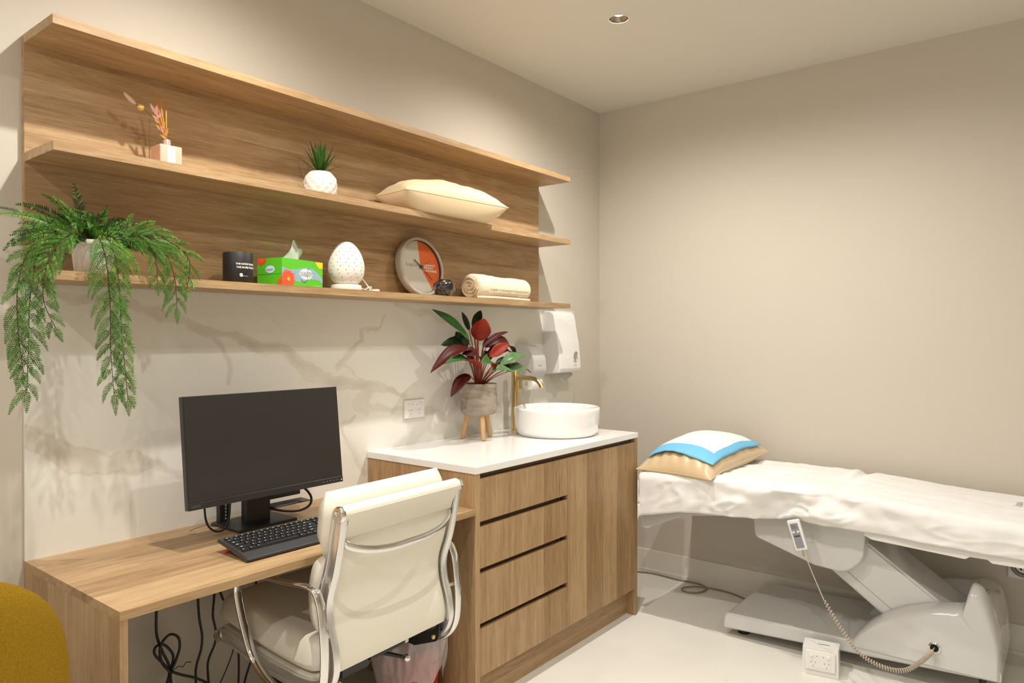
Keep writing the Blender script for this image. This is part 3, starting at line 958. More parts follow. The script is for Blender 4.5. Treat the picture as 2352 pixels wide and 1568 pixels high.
R0 = [1, -0.5, 1, 1, 1, 1, -0.35, 1, 1, 1, 1, -0.35, 1, 1, 1, 1]
keyrow(0.1385, R0 + [-0.2, 1, 1, 1, -0.2, 1, 1, 1, 1], 0.011)
keyrow(0.1180, [1] * 13 + [2] + [-0.2, 1, 1, 1, -0.2, 1, 1, 1, 1])
keyrow(0.0990, [1.5] + [1] * 12 + [1.5] + [-0.2, 1, 1, 1, -0.2, 1, 1, 1, 1])
keyrow(0.0800, [1.75] + [1] * 11 + [2.25] + [-3.4, 1, 1, 1, 1])
keyrow(0.0610, [2.25] + [1] * 10 + [2.75] + [-1.2, 1, -1.2, 1, 1, 1, 1])
keyrow(0.0420, [1.25, 1.25, 1.25, 6.25, 1.25, 1.25, 1.25, 1.25] + [-0.2, 1, 1, 1, -0.2, 2, 1, 1])
kb = [k for k in kb if k[0] + k[2] < KW - 0.004]
kb.sort(key=lambda k: k[0])
rest = nb()
for i, (x, y, wd, h) in enumerate(kb):
    one = nb()
    zb = 0.0128 + (y - 0.05) * 0.012
    vs = box(one, x, x + wd, y, y + h, zb, zb + 0.0048)
    for v in vs[4:]:
        v.co.x = x + wd / 2 + (v.co.x - x - wd / 2) * 0.90; v.co.y = y + h / 2 + (v.co.y - y - h / 2) * 0.86 + 0.0004
    zt = zb + 0.0049
    if h > 0.012:
        ww = 0.0026 if wd < 0.025 else (0.0060 if wd < 0.1 else 0)
        if ww: box(one, x + wd * 0.20, x + wd * 0.20 + ww, y + h * 0.50, y + h * 0.50 + 0.0024, zt - 0.0002, zt + 0.0001, mi=1)
    else:
        box(one, x + wd * 0.3, x + wd * 0.3 + 0.005, y + h * 0.35, y + h * 0.35 + 0.002, zt - 0.0002, zt + 0.0001, mi=1)
    one.transform(TK)
    if i < 99: obj('key', one, [M_key, M_ink], t, local=True)
    else: join(rest, one)
if len(rest.verts):
    ks = obj('keys', rest, [M_key, M_ink], t, local=True); ks['kind'] = 'stuff'
for x in (0.03, KW - 0.05):
    bm = nb(); box(bm, x, x + 0.02, 0.142, 0.147, -0.018, 0.003)
    bm.transform(TK); obj('rear_foot', bm, M_black, t, local=True)
bm = bbox(0.006, 0.024, 0.128, 0.142, 0.0002, 0.006, 0.001, 1); obj('red_foot_pad', bm, M_redp, t, local=True)

# ------------------------------------------------------------------ cables hanging under the desk
G = 'black cables under the desk'
def zz(pts): return pts
cable('hanging_cable', 'leftmost black cable under the desk, hanging into a tied bundle', [(1.045, 2.215, 0.726), (1.046, 2.215, 0.60), (1.044, 2.215, 0.517), (1.045, 2.215, 0.455), (1.060, 2.212, 0.400), (1.080, 2.208, 0.345), (1.074, 2.205, 0.29), (1.068, 2.21, 0.20), (1.07, 2.21, 0.06), (1.10, 2.2, 0.006)], 0.0040, M_rubber)
loop = [(1.078, 2.200, 0.335), (1.052, 2.196, 0.372), (1.030, 2.196, 0.405), (1.034, 2.198, 0.425), (1.056, 2.200, 0.425), (1.076, 2.202, 0.405), (1.090, 2.202, 0.375), (1.084, 2.204, 0.34), (1.072, 2.206, 0.30), (1.052, 2.206, 0.25), (1.05, 2.21, 0.15)]
cable('cable_bundle', 'knotted loops of black cable tied with twist wire, under the desk', loop, 0.0040, M_rubber)
bm = nb()
tube(bm, catmull([(1.080, 2.196, 0.33), (1.050, 2.194, 0.375), (1.046, 2.192, 0.425), (1.072, 2.190, 0.452), (1.100, 2.192, 0.435), (1.106, 2.194, 0.400), (1.094, 2.196, 0.360), (1.080, 2.198, 0.325), (1.085, 2.20, 0.25), (1.08, 2.205, 0.12)], 10), 0.0040, 10)
tube(bm, catmull([(1.080, 2.19, 0.335), (1.105, 2.185, 0.318), (1.145, 2.18, 0.295), (1.19, 2.18, 0.26), (1.25, 2.19, 0.20)], 8), 0.0040, 10)
obj('cable_bundle', bm, M_rubber, None, 'black cable looped over the knot and trailing right, under the desk', 'cable', smooth=180, loc=(1.08, 2.196, 0.33))
cable('twist_tie', 'thin black twist tie poking out of the cable knot', [(1.084, 2.19, 0.338), (1.100, 2.186, 0.346), (1.112, 2.185, 0.340), (1.122, 2.185, 0.350), (1.138, 2.185, 0.345)], 0.0013, M_rubber, 'twist tie')
cable('hanging_cable', 'second black cable under the desk, bowing right in the middle', [(1.180, 2.22, 0.726), (1.178, 2.22, 0.60), (1.180, 2.22, 0.518), (1.184, 2.22, 0.46), (1.193, 2.22, 0.405), (1.190, 2.22, 0.36), (1.174, 2.22, 0.31), (1.172, 2.22, 0.26), (1.18, 2.22, 0.12), (1.19, 2.21, 0.006)], 0.0038, M_rubber)
cable('hanging_cable', 'third black cable under the desk, just left of the chair seat', [(1.236, 2.225, 0.726), (1.238, 2.225, 0.60), (1.238, 2.225, 0.52), (1.233, 2.225, 0.455), (1.243, 2.225, 0.40), (1.240, 2.225, 0.36), (1.217, 2.225, 0.31), (1.216, 2.225, 0.26), (1.225, 2.22, 0.12), (1.23, 2.21, 0.006)], 0.0038, M_rubber)
cable('hanging_cable', 'black cable slanting right behind the front of the chair seat', [(1.252, 2.235, 0.726), (1.258, 2.235, 0.56), (1.272, 2.235, 0.50), (1.30, 2.235, 0.44), (1.33, 2.235, 0.30), (1.33, 2.235, 0.12), (1.34, 2.22, 0.006)], 0.0036, M_rubber)
cable('hanging_cable', 'thin black cable hanging behind the left chair armrest', [(1.325, 2.235, 0.726), (1.322, 2.235, 0.54), (1.324, 2.235, 0.44), (1.305, 2.232, 0.36), (1.312, 2.23, 0.325), (1.285, 2.23, 0.26), (1.262, 2.23, 0.22), (1.23, 2.23, 0.16), (1.21, 2.22, 0.006)], 0.0022, M_rubber)
cable('hanging_cable', 'yellow cable hanging behind the armrest under the desk', [(1.372, 2.24, 0.726), (1.380, 2.24, 0.56), (1.398, 2.24, 0.49), (1.42, 2.24, 0.43), (1.43, 2.235, 0.2), (1.43, 2.22, 0.006)], 0.0028, M_yelcab)
cable('hanging_cable', 'black cable beside the yellow one under the desk', [(1.398, 2.25, 0.726), (1.402, 2.25, 0.56), (1.412, 2.25, 0.48), (1.425, 2.25, 0.40), (1.40, 2.25, 0.28), (1.35, 2.24, 0.16), (1.33, 2.23, 0.006)], 0.0038, M_rubber)

# ------------------------------------------------------------------ office chair
t = thing('office_chair', 'cream leather office chair with chrome frame and armrests, tucked under the desk', 'chair', (1.425, 1.845, 0), R(2.5))
HW = 0.222
SIDE = [(-0.305, 0.895), (-0.292, 0.83), (-0.272, 0.745), (-0.246, 0.665), (-0.248, 0.60), (-0.268, 0.53), (-0.272, 0.475), (-0.250, 0.432), (-0.205, 0.412), (-0.12, 0.408), (0.02, 0.420), (0.13, 0.438), (0.215, 0.452), (0.245, 0.448)]


def sidecurve(n=8): return [Vector((0, p.y, p.z)) for p in catmull([(0, y, z) for y, z in SIDE], n)]


sc = sidecurve()
prof_rail = [(-0.011, -0.020), (0.011, -0.020), (0.011, -0.012), (0.004, -0.010), (0.004, 0.010), (0.011, 0.012), (0.011, 0.020), (-0.011, 0.020), (-0.011, 0.012), (-0.004, 0.010), (-0.004, -0.010), (-0.011, -0.012)]
for s in (-1, 1):
    bm = nb()
    pts = [Vector((s * (HW + 0.012), p.y, p.z)) for p in sc]
    # I-section rail: flanges facing front/back
    tube(bm, pts, 1.0, prof=[(a, b) for a, b in prof_rail], up=(1, 0, 0))
    fix(bm)
    r = obj('side_rail', bm, M_alu, t, local=True, bevel=0.0012, seg=2, smooth=40)
# hammock panel following the rails
bm = nb()
def hammock(bm, curve, hw, th, off=0.0):
    rings = []
    n = len(curve)
    for i, p in enumerate(curve):
        tt = (curve[min(i + 1, n - 1)] - curve[max(i - 1, 0)]).normalized()
        nrm = Vector((0, -tt.z, tt.y)) if False else Vector((0, tt.z, -tt.y))
        ring = []
        m = 14
        for k in range(m + 1):
            u = -1 + 2 * k / m
            ring.append((p + nrm * (off) + Vector((u * hw, 0, 0)), nrm))
        rings.append(ring)
    A = [[bm.verts.new(q + nn * th / 2) for q, nn in r] for r in rings]
    B = [[bm.verts.new(q - nn * th / 2) for q, nn in r] for r in rings]
    m = len(A[0])
    for i in range(n - 1):
        for k in range(m - 1):
            bm.faces.new((A[i][k], A[i][k + 1], A[i + 1][k + 1], A[i + 1][k]))
            bm.faces.new((B[i][k], B[i + 1][k], B[i + 1][k + 1], B[i][k + 1]))
        bm.faces.new((A[i][0], A[i + 1][0], B[i + 1][0], B[i][0]))
        bm.faces.new((A[i][-1], B[i][-1], B[i + 1][-1], A[i + 1][-1]))
    for k in range(m - 1):
        bm.faces.new((A[0][k], B[0][k], B[0][k + 1], A[0][k + 1]))
        bm.faces.new((A[-1][k], A[-1][k + 1], B[-1][k + 1], B[-1][k]))
    fix(bm)


back_c = [p for i, p in enumerate(sc) if i <= 6 * 8 + 2]
seat_c = [p for i, p in enumerate(sc) if i >= 9 * 8 - 6]
hammock(bm, back_c, HW - 0.003, 0.010)
obj('back_panel', bm, M_leather, t, local=True, smooth=50)
bm = nb(); hammock(bm, seat_c, HW + 0.008, 0.012, off=0.0)
for v in bm.verts: v.co.z += 0.018
obj('seat_sling', bm, M_leather, t, local=True, smooth=50)


def softpad(curve, hw, th, side, edge=0.022, nx=22, puff=0.006):
    """cushion lying on one side of a side-view curve"""
    bm = nb()
    n = len(curve)
    L = [0.0]
    for a, b in zip(curve, curve[1:]): L.append(L[-1] + (b - a).length)
    tot = L[-1]
    top, bot = [], []
    for i, p in enumerate(curve):
        tt = (curve[min(i + 1, n - 1)] - curve[max(i - 1, 0)]).normalized()
        nrm = Vector((0, tt.z, -tt.y)) * side
        dv = min(L[i], tot - L[i])
        rt, rb = [], []
        for k in range(nx + 1):
            u = -1 + 2 * k / nx
            du = (1 - abs(u)) * hw
            f = 1.0
            for d in (dv, du):
                q = min(d / edge, 1.0)
                f *= math.sqrt(max(0, 1 - (1 - q) ** 2))
            h = th * (0.34 + 0.66 * f) + puff * f * (1 - u * u)
            cq = max(0, 1 - dv / (edge * 1.4)); inset = 1 - 0.075 * cq * cq
            rt.append(bm.verts.new(p + nrm * h + Vector((u * hw * inset, 0, 0))))
            rb.append(bm.verts.new(p + nrm * (th * 0.30 * (1 - f)) + Vector((u * hw * inset, 0, 0))))
        top.append(rt); bot.append(rb)
    for i in range(n - 1):
        for k in range(nx):
            bm.faces.new((top[i][k], top[i][k + 1], top[i + 1][k + 1], top[i + 1][k]))
            bm.faces.new((bot[i][k], bot[i + 1][k], bot[i + 1][k + 1], bot[i][k + 1]))
        bm.faces.new((top[i][0], top[i + 1][0], bot[i + 1][0], bot[i][0]))
        bm.faces.new((top[i][nx], bot[i][nx], bot[i + 1][nx], top[i + 1][nx]))
    for k in range(nx):
        bm.faces.new((top[0][k], bot[0][k], bot[0][k + 1], top[0][k + 1]))
        bm.faces.new((top[-1][k], top[-1][k + 1], bot[-1][k + 1], bot[-1][k]))
    fix(bm)
    return bm


def shift(curve, d): return [p + Vector((0, d, 0)) for p in curve]


# upper pad wraps forward of the roll; lower pads on the front of the back
upc = catmull([(0, -0.262, 0.955), (0, -0.274, 0.90), (0, -0.268, 0.83), (0, -0.252, 0.765)], 8)
lwc = catmull([(0, -0.252, 0.755), (0, -0.226, 0.665), (0, -0.230, 0.600), (0, -0.246, 0.56)], 8)
sgn = None
def padfix(curve, **k):
    # choose the side that faces the sitter (+y)
    tt = (curve[-1] - curve[0]).normalized()
    nrm = Vector((0, tt.z, -tt.y))
    return softpad(curve, side=1 if nrm.y > 0 else -1, **k)
obj('back_cushion', padfix(upc, hw=HW + 0.020, th=0.082, edge=0.050), M_leather, t, local=True, smooth=60, label='cream upper back cushion')
obj('back_cushion', padfix(lwc, hw=HW + 0.020, th=0.074, edge=0.045), M_leather, t, local=True, smooth=60, label='cream lower back cushion')
stc = catmull([(0, -0.215, 0.440), (0, -0.12, 0.437), (0, 0.02, 0.449), (0, 0.13, 0.466), (0, 0.22, 0.480), (0, 0.262, 0.474)], 7)
tt_ = (stc[-1] - stc[0]).normalized()
sd = 1 if Vector((0, tt_.z, -tt_.y)).z > 0 else -1
obj('seat_cushion', softpad(stc, HW + 0.020, 0.088, sd, edge=0.040, nx=28), M_leather, t, local=True, smooth=60, label='thick cream seat cushion')
# top roll with chrome end caps
bm = nb()
P = [(-HW - 0.020, -0.310, 0.900), (HW + 0.020, -0.310, 0.900)]
tube(bm, P, 0.0215, 28)
obj('top_roll', bm, M_leather, t, local=True, smooth=40)
for s in (-1, 1):
    bm = nb()
    Mx = Matrix.Translation((s * (HW + 0.0195), -0.310, 0.900)) @ Matrix.Rotation(R(90 * s), 4, 'Y')
    lathe(bm, [(0.0222, -0.006), (0.0226, 0.003), (0.019, 0.0065), (0.012, 0.0058), (0.0115, 0.002), (0.004, 0.0025), (0, 0.0025)], 32, Mx)
    obj('end_cap', bm, M_chrome, t, local=True, smooth=50)
    bm = nb()
    Mx = Matrix.Translation((s * (HW + 0.016), 0.258, 0.440)) @ Matrix.Rotation(R(90 * s), 4, 'Y')
    lathe(bm, [(0.0, -0.004), (0.0175, -0.004), (0.018, 0.003), (0.014, 0.006), (0.008, 0.003), (0, 0.003)], 28, Mx)
    obj('end_cap', bm, M_chrome, t, local=True, smooth=50)
bm = nb(); tube(bm, [(-HW - 0.012, 0.258, 0.440), (HW + 0.012, 0.258, 0.440)], 0.016, 24)
obj('front_roll', bm, M_leather, t, local=True, smooth=40)
# fabric wrap from panel over the roll: thin sheet behind the roll
bm = nb(); hammock(bm, catmull([(0, -0.330, 0.903), (0, -0.322, 0.878), (0, -0.306, 0.852), (0, -0.2985, 0.83)], 5), HW - 0.001, 0.006)
obj('roll_flap', bm, M_leather, t, local=True, smooth=50)
# curved back spreader (handle)
bm = nb()
hp = catmull([(-HW + 0.002, -0.288, 0.826), (-HW + 0.018, -0.310, 0.808), (-HW + 0.07, -0.328, 0.791), (-0.08, -0.336, 0.781), (0.0, -0.338, 0.780), (0.08, -0.336, 0.781), (HW - 0.07, -0.328, 0.791), (HW - 0.018, -0.310, 0.808), (HW - 0.002, -0.288, 0.826)], 8)
tube(bm, hp, 1.0, prof=[(0.0035 * math.cos(a), 0.0115 * math.sin(a)) if False else (0.011 * math.cos(a), 0.0045 * math.sin(a)) for a in [2 * PI * k / 16 for k in range(16)]], up=(0, 0, 1))
fix(bm)
obj('back_spreader', bm, M_chrome, t, local=True, smooth=180)
# armrests: closed flattened loops outside the rails
loopyz = [(-0.235, 0.700), (-0.12, 0.694), (0.02, 0.686), (0.075, 0.672), (0.100, 0.635), (0.088, 0.575), (0.050, 0.490), (0.022, 0.445), (-0.02, 0.412), (-0.09, 0.385), (-0.17, 0.368), (-0.235, 0.385), (-0.278, 0.440), (-0.288, 0.52), (-0.282, 0.61), (-0.268, 0.672)]
for s in (-1, 1):
    bm = nb()
    pp = catmull([(s * (HW + 0.050), y, z) for y, z in loopyz], 7, closed=True)
    tube(bm, pp, 1.0, closed=True, prof=[(0.0145 * math.cos(a), 0.0062 * math.sin(a)) for a in [2 * PI * k / 16 for k in range(16)]], up=(1, 0, 0))
    fix(bm)
    a = obj('armrest', bm, M_chrome, t, local=True, smooth=180)
    for (y, z) in ((-0.268, 0.565), (-0.20, 0.395)):
        bm = nb()
        tube(bm, [(s * (HW + 0.008), y + 0.008, z), (s * (HW + 0.050), y - 0.008, z + 0.006)], 0.0055, 14)
        obj('arm_bracket', bm, M_chrome, a, local=True, smooth=40)
# mechanism, gas lift, base
bm = bbox(-HW, HW, -0.12, -0.085, 0.392, 0.412, 0.004, 2); obj('seat_crossbar', bm, M_black, t, local=True)
bm = bbox(-HW, HW, 0.07, 0.105, 0.412, 0.430, 0.004, 2); obj('seat_crossbar', bm, M_black, t, local=True)
bm = nb(); box(bm, -0.075, 0.075, -0.13, 0.11, 0.335, 0.405)
for v in bm.verts:
    if v.co.z < 0.36: v.co.x *= 0.7; v.co.y *= 0.8
obj('tilt_mechanism', bm, M_black, t, local=True, bevel=0.006)
for s in (-1, 1):
    bm = nb()
    yz = roundpoly([(-0.262, 0.470), (-0.255, 0.395), (-0.15, 0.355), (0.0, 0.372), (0.0, 0.402), (-0.15, 0.398), (-0.235, 0.425)], 0.03, 5)
    sideprism(bm, yz, s * HW - 0.010, s * HW + 0.004); fix(bm)
    obj('side_bracket', bm, M_black, t, local=True, bevel=0.002)
    bm = nb(); lathe(bm, [(0, -0.002), (0.0075, -0.002), (0.007, 0.003), (0, 0.0045)], 20, Matrix.Translation((s * (HW - 0.03), -0.252, 0.415)) @ Matrix.Rotation(R(90), 4, 'X'))
    obj('bolt', bm, M_brass, t, local=True, smooth=40)
bm = nb(); tube(bm, catmull([(0.05, -0.05, 0.360), (0.12, -0.09, 0.348), (0.19, -0.125, 0.318)], 6), 0.0065, 14); 
lv = obj('height_lever', bm, M_black, t, local=True, smooth=180)
bm = nb(); bmesh.ops.create_uvsphere(bm, u_segments=28, v_segments=16, radius=0.0135, matrix=Matrix.Translation((0.197, -0.130, 0.314))); obj('knob', bm, M_chrome, lv, local=True, smooth=180)
bm = nb(); tube(bm, [(0.02, -0.14, 0.385), (0.155, -0.155, 0.392)], 0.0115, 14)
lv = obj('tilt_lever', bm, M_black, t, local=True, smooth=40)
bm = nb(); tube(bm, [(0.155, -0.155, 0.392), (0.170, -0.157, 0.393)], 0.0100, 14); obj('lever_tip', bm, M_white, lv, local=True, smooth=40)
bm = nb(); tube(bm, [(0, 0, 0.20), (0, 0, 0.345)], 0.014, 24); obj('gas_column', bm, M_chrome, t, local=True, smooth=40)
bm = nb(); lathe(bm, [(0, 0.075), (0.034, 0.075), (0.032, 0.12), (0.027, 0.23), (0, 0.23)], 32); obj('column_shroud', bm, M_black, t, local=True, smooth=40)
for k in range(5):
    a = R(36 + 72 * k)
    bm = nb()
    d = Vector((math.cos(a), math.sin(a), 0))
    tube(bm, [d * 0.02 + Vector((0, 0, 0.105)), d * 0.15 + Vector((0, 0, 0.09)), d * 0.29 + Vector((0, 0, 0.072))], 1.0, prof=[(0.014 * math.cos(q), 0.020 * math.sin(q)) for q in [2 * PI * j / 14 for j in range(14)]], up=(0, 0, 1))
    fix(bm)
    lg = obj('base_leg', bm, M_alu, t, local=True, smooth=50)
    bm = nb()
    c_ = d * 0.285
    sv = Vector((-d.y, d.x, 0))
    for q in (-0.016, 0.016): tube(bm, [c_ + sv * (q - 0.009) + Vector((0, 0, 0.0265)), c_ + sv * (q + 0.009) + Vector((0, 0, 0.0265))], 0.026, 24)
    tube(bm, [c_ + Vector((0, 0, 0.03)), c_ + Vector((0, 0, 0.075))], 0.008, 12)
    obj('caster', bm, M_black, lg, local=True, smooth=40)

# ================================================================== things on the shelves
ZB, ZM = 1.5442, 1.8787     # bottom and middle shelf tops

# candle jar with lettering
def wrap_text(body, size, cx, cy, rad, z, a_start, bold=0.0003):
    """lettering laid round a vertical cylinder; a_start = angle (deg) where the line starts, runs counter-clockwise seen from above"""
    bm = textbm(body, size, 0.0, 'LEFT', bold=bold)
    bmesh.ops.subdivide_edges(bm, edges=[e for e in bm.edges if e.calc_length() > 0.004], cuts=2)
    bmesh.ops.solidify(bm, geom=bm.faces[:], thickness=0.0002)
    for v in bm.verts:
        a = R(a_start) + v.co.x / rad
        rr = rad + 0.0002 + v.co.z
        v.co = Vector((cx + rr * math.cos(a), cy + rr * math.sin(a), z + v.co.y))
    fix(bm)
    return bm


cx, cy, cr = 1.281, 2.150, 0.0465
t = thing('candle_jar', 'matt black candle jar with white lettering, left of the green tissue box', 'candle jar', (cx, cy, ZB))
bm = nb(); lathe(bm, [(0, 0), (cr - 0.002, 0), (cr, 0.003), (cr, 0.0985), (cr - 0.001, 0.100), (cr - 0.003, 0.0985), (cr - 0.004, 0.080), (0, 0.080)], 64)
obj('jar', bm, M_candle, t, local=True, smooth=50)
# camera sees it from direction of roughly -120 deg
va = math.degrees(math.atan2(-cy, -cx))
L1 = wrap_text('THE MORE PEOPLE WE', 0.0082, cx, cy, cr, ZB + 0.0615, va - 8)
obj('lettering', L1, M_ink, t)
obj('lettering', wrap_text('THE MORE FUNCTION', 0.0082, cx, cy, cr, ZB + 0.0505, va - 6), M_ink, t)
obj('lettering', wrap_text('e', 0.021, cx, cy, cr, ZB + 0.0280, va + 6, bold=0.0012), M_ink, t)
obj('logo_line', wrap_text('________', 0.0042, cx, cy, cr, ZB + 0.0250, va + 20, bold=0.0003), M_ink, t)

# tissue box
BA = R(13.0)
BW, BD, BH = 0.205, 0.110, 0.0945
t = thing('tissue_box', 'green flower-patterned tissue box with a white tissue pulled up', 'tissue box', (1.407, 2.092, ZB), BA)
bm = bx(0, BW, 0, BD, 0, BH)
obj('carton', bm, M_green, t, local=True, bevel=0.0015)
# front face art (local y=0 plane): pale blue wave
def ribbon(xa, xb, ftop, fbot, y, n=30, th=0.0003):
    bm = nb()
    A = []
    for i in range(n + 1):
        x = xa + (xb - xa) * i / n
        A.append((bm.verts.new((x, y, ftop(x))), bm.verts.new((x, y, fbot(x)))))
    for a, b in zip(A, A[1:]): bm.faces.new((a[1], b[1], b[0], a[0]))
    bmesh.ops.solidify(bm, geom=bm.faces[:], thickness=th)
    return bm
interp = lambda pts: (lambda x: float(np.interp(x, [p[0] for p in pts], [p[1] for p in pts])))
sm = lambda pts: interp([(p.x, p.y) for p in catmull([(a, b, 0) for a, b in pts], 8)])
topf = sm([(0.0, 0.064), (0.03, 0.0575), (0.06, 0.0585), (0.10, 0.066), (0.135, 0.069), (0.165, 0.062), (0.19, 0.046), (0.2045, 0.036)])
botf = sm([(0.0, 0.030), (0.04, 0.0265), (0.07, 0.018), (0.10, 0.0195), (0.13, 0.027), (0.16, 0.0315), (0.185, 0.028), (0.2045, 0.018)])
obj('wave_band', ribbon(0.0005, 0.2045, topf, botf, -0.0003), M_skyb, t, local=True)
oval = nb()
lathe(oval, [(0, 0), (0.034, 0), (0.034, 0.0003), (0, 0.0003)], 40, Matrix.Translation((0.118, -0.0004, 0.046)) @ Matrix.Rotation(R(90), 4, 'X') @ Matrix.Diagonal((1, 0.55, 1, 1)))
obj('logo_oval', oval, plain('box_pale_oval', (0.66, 0.70, 0.76, 1), 0.45), t, local=True)
obj('logo_text', textbm('DUR&SOFT', 0.0175, 0.0002, bold=0.0001, M=Matrix.Translation((0.120, -0.0010, 0.0455)) @ Matrix.Rotation(R(90), 4, 'X') @ Matrix.Diagonal((0.72, 1.25, 1, 1))), M_greyink, t, local=True)
bm = nb(); tube(bm, catmull([(0.092, -0.001, 0.027), (0.102, -0.001, 0.0205), (0.113, -0.001, 0.019), (0.122, -0.001, 0.026), (0.1255, -0.001, 0.045), (0.124, -0.001, 0.060), (0.129, -0.001, 0.0675), (0.136, -0.001, 0.0665)], 8), 0.0006, 6)
obj('logo_swirl', bm, plain('logo_blue', (0.05, 0.11, 0.16, 1), 0.5), t, local=True, smooth=180)
bm = nb()
for a in (20, 200): prism(bm, [(0, 0.0009), (0.0052, 0.0021), (0.0012, -0.0009)], 0, 0.0002, Matrix.Translation((0.134, -0.0012, 0.054)) @ Matrix.Rotation(R(90), 4, 'X') @ Matrix.Rotation(R(a), 4, 'Z'))
obj('logo_bird', fix(bm), M_dark, t, local=True)


def petals(cxp, czp, r0, r1, n, plane, clip, th=0.0003, layers=2, a0=0, a1=360):
    """flower printed on a face: petal polygons clipped to clip(x,z)"""
    bm = nb()
    for L in range(layers):
        for k in range(n):
            a = R(a0 + (a1 - a0) * (k + 0.5 * L) / n)
            rr = r1 * (1 - 0.22 * L) * (0.92 + 0.14 * ((k * 7) % 5) / 5)
            wv = 2.2 * PI * rr / n * 0.30
            pts = [(r0 * math.cos(a), r0 * math.sin(a))]
            pr = [(0.35, 0.55), (0.7, 1.0), (0.92, 0.7), (1.0, 0.0), (0.92, -0.7), (0.7, -1.0), (0.35, -0.55)]
            for q, s_ in pr:
                pts.append((rr * q * math.cos(a) - s_ * wv * math.sin(a), rr * q * math.sin(a) + s_ * wv * math.cos(a)))
            pts = [clip(cxp + x, czp + z) for x, z in pts]
            off = -0.0008 - L * 0.0003 - (k % 3) * 0.00006
            vs = [bm.verts.new(plane(x, z, off)) for x, z in pts]
            try: bm.faces.new(vs)
            except Exception: pass
    return bm


pl_front = lambda x, z, off: (x, off, z)
pl_left = lambda y, z, off: (off, y, z)
cf = lambda x, z: (min(max(x, 0.0002), BW - 0.0004), min(max(z, 0.0003), BH - 0.0004))
cl_ = lambda y, z: (min(max(y, 0.0002), BD - 0.0004), min(max(z, 0.0003), BH - 0.0004))
obj('red_flower', petals(0.028, 0.023, 0.006, 0.036, 22, pl_front, cf), M_flower, t, local=True)
bm = nb(); lathe(bm, [(0, 0), (0.0072, 0), (0.0072, 0.0003), (0, 0.0003)], 20, Matrix.Translation((0.030, -0.0016, 0.024)) @ Matrix.Rotation(R(90), 4, 'X'))
obj('flower_core', bm, M_fcore, t, local=True)
obj('yellow_flower', petals(0.193, BH + 0.003, 0.004, 0.028, 18, pl_front, cf, a0=180, a1=360), M_yellow, t, local=True)
obj('small_print', bx(0.164, 0.197, -0.0009, -0.0003, 0.0065, 0.0085), plain('pale_print', (0.45, 0.68, 0.30, 1), 0.5), t, local=True)
obj('red_flower', petals(0.004, 0.012, 0.002, 0.017, 9, pl_left, cl_), M_flower, t, local=True)
obj('red_flower', petals(0.092, BH + 0.002, 0.004, 0.026, 14, pl_left, cl_, a0=180, a1=360), M_flower, t, local=True)
bm = nb(); lathe(bm, [(0, 0), (0.0205, 0), (0.0205, 0.0003), (0, 0.0003)], 32, Matrix.Translation((-0.0004, 0.052, 0.056)) @ Matrix.Rotation(R(-90), 4, 'Y') @ Matrix.Diagonal((0.62, 1, 1, 1)))
obj('logo_oval', bm, M_skyb, t, local=True)
obj('logo_text', textbm('DUR&SOFT', 0.0085, 0.0002, M=Matrix.Translation((-0.0012, 0.052, 0.055)) @ Matrix.Rotation(R(-90), 4, 'Z') @ Matrix.Rotation(R(90), 4, 'X') @ Matrix.Diagonal((0.72, 1.1, 1, 1))), M_greyink, t, local=True)
obj('flap_seam', bx(-0.0006, -0.0001, 0.001, BD - 0.001, 0.0400, 0.0408), M_greend, t, local=True)
# the tissue
bm = nb()
nu, nv = 24, 14
def tissue_sheet(bm, x0, x1, top, y0, amp, lean):
    rows = []
    for j in range(nv + 1):
        v = j / nv
        row = []
        for i in range(nu + 1):
            u = i / nu
            tx_ = float(np.interp(u, [q[0] for q in top], [q[1] for q in top])); tz_ = float(np.interp(u, [q[0] for q in top], [q[2] for q in top]))
            xb = x0 + (x1 - x0) * u
            x = xb + (tx_ - xb) * v; z = BH - 0.001 + (tz_ - BH + 0.001) * v
            row.append(bm.verts.new((x, y0 + amp * math.sin(u * 8 + v * 2.2) * (0.3 + v) + lean * v, z)))
        rows.append(row)
    for j in range(nv):
        for i in range(nu): bm.faces.new((rows[j][i], rows[j][i + 1], rows[j + 1][i + 1], rows[j + 1][i]))
tissue_sheet(bm, 0.062, 0.140, [(0, 0.062, 0.097), (0.35, 0.092, 0.135), (0.72, 0.1255, 0.1745), (0.80, 0.130, 0.164), (0.9, 0.137, 0.146), (1, 0.143, 0.130)], 0.050, 0.006, 0.004)
tissue_sheet(bm, 0.078, 0.147, [(0, 0.085, 0.100), (0.4, 0.112, 0.130), (0.7, 0.138, 0.147), (0.9, 0.160, 0.144), (1, 0.158, 0.128)], 0.060, 0.006, -0.004)
bmesh.ops.solidify(bm, geom=bm.faces[:], thickness=0.0008)
obj('tissue', bm, M_tissue, t, local=True, smooth=180)

# egg shaped lamp
ex, ey = 1.730, 2.158
t = thing('egg_lamp', 'white egg-shaped ceramic lamp pierced with tiny holes, right of the tissue box', 'lamp', (ex, ey, ZB))
prof = [(0, 0.020)]
H_, Rm = 0.172, 0.0745
eg = []
for k in range(1, 40):
    a = PI * k / 40
    z = (1 - math.cos(a)) / 2
    r = Rm * math.sin(a) ** 0.92 * (1.10 - 0.34 * z) * 0.965
    eg.append((r, 0.014 + H_ * z))
prof = [(0, 0.018)] + [p for p in eg if p[1] > 0.017] + [(0, 0.014 + H_)]
bm = nb(); lathe(bm, prof, 64)
obj('shade', bm, M_matwhite, t, local=True, smooth=180)
bm = nb(); lathe(bm, [(0, 0), (0.050, 0), (0.056, 0.003), (0.058, 0.010), (0.055, 0.0215), (0.045, 0.024), (0, 0.024)], 56)
obj('base', bm, M_matwhite, t, local=True, smooth=40)
bm = nb()
rows_ = 11
zz_ = [p[1] for p in eg]; rr_ = [p[0] for p in eg]
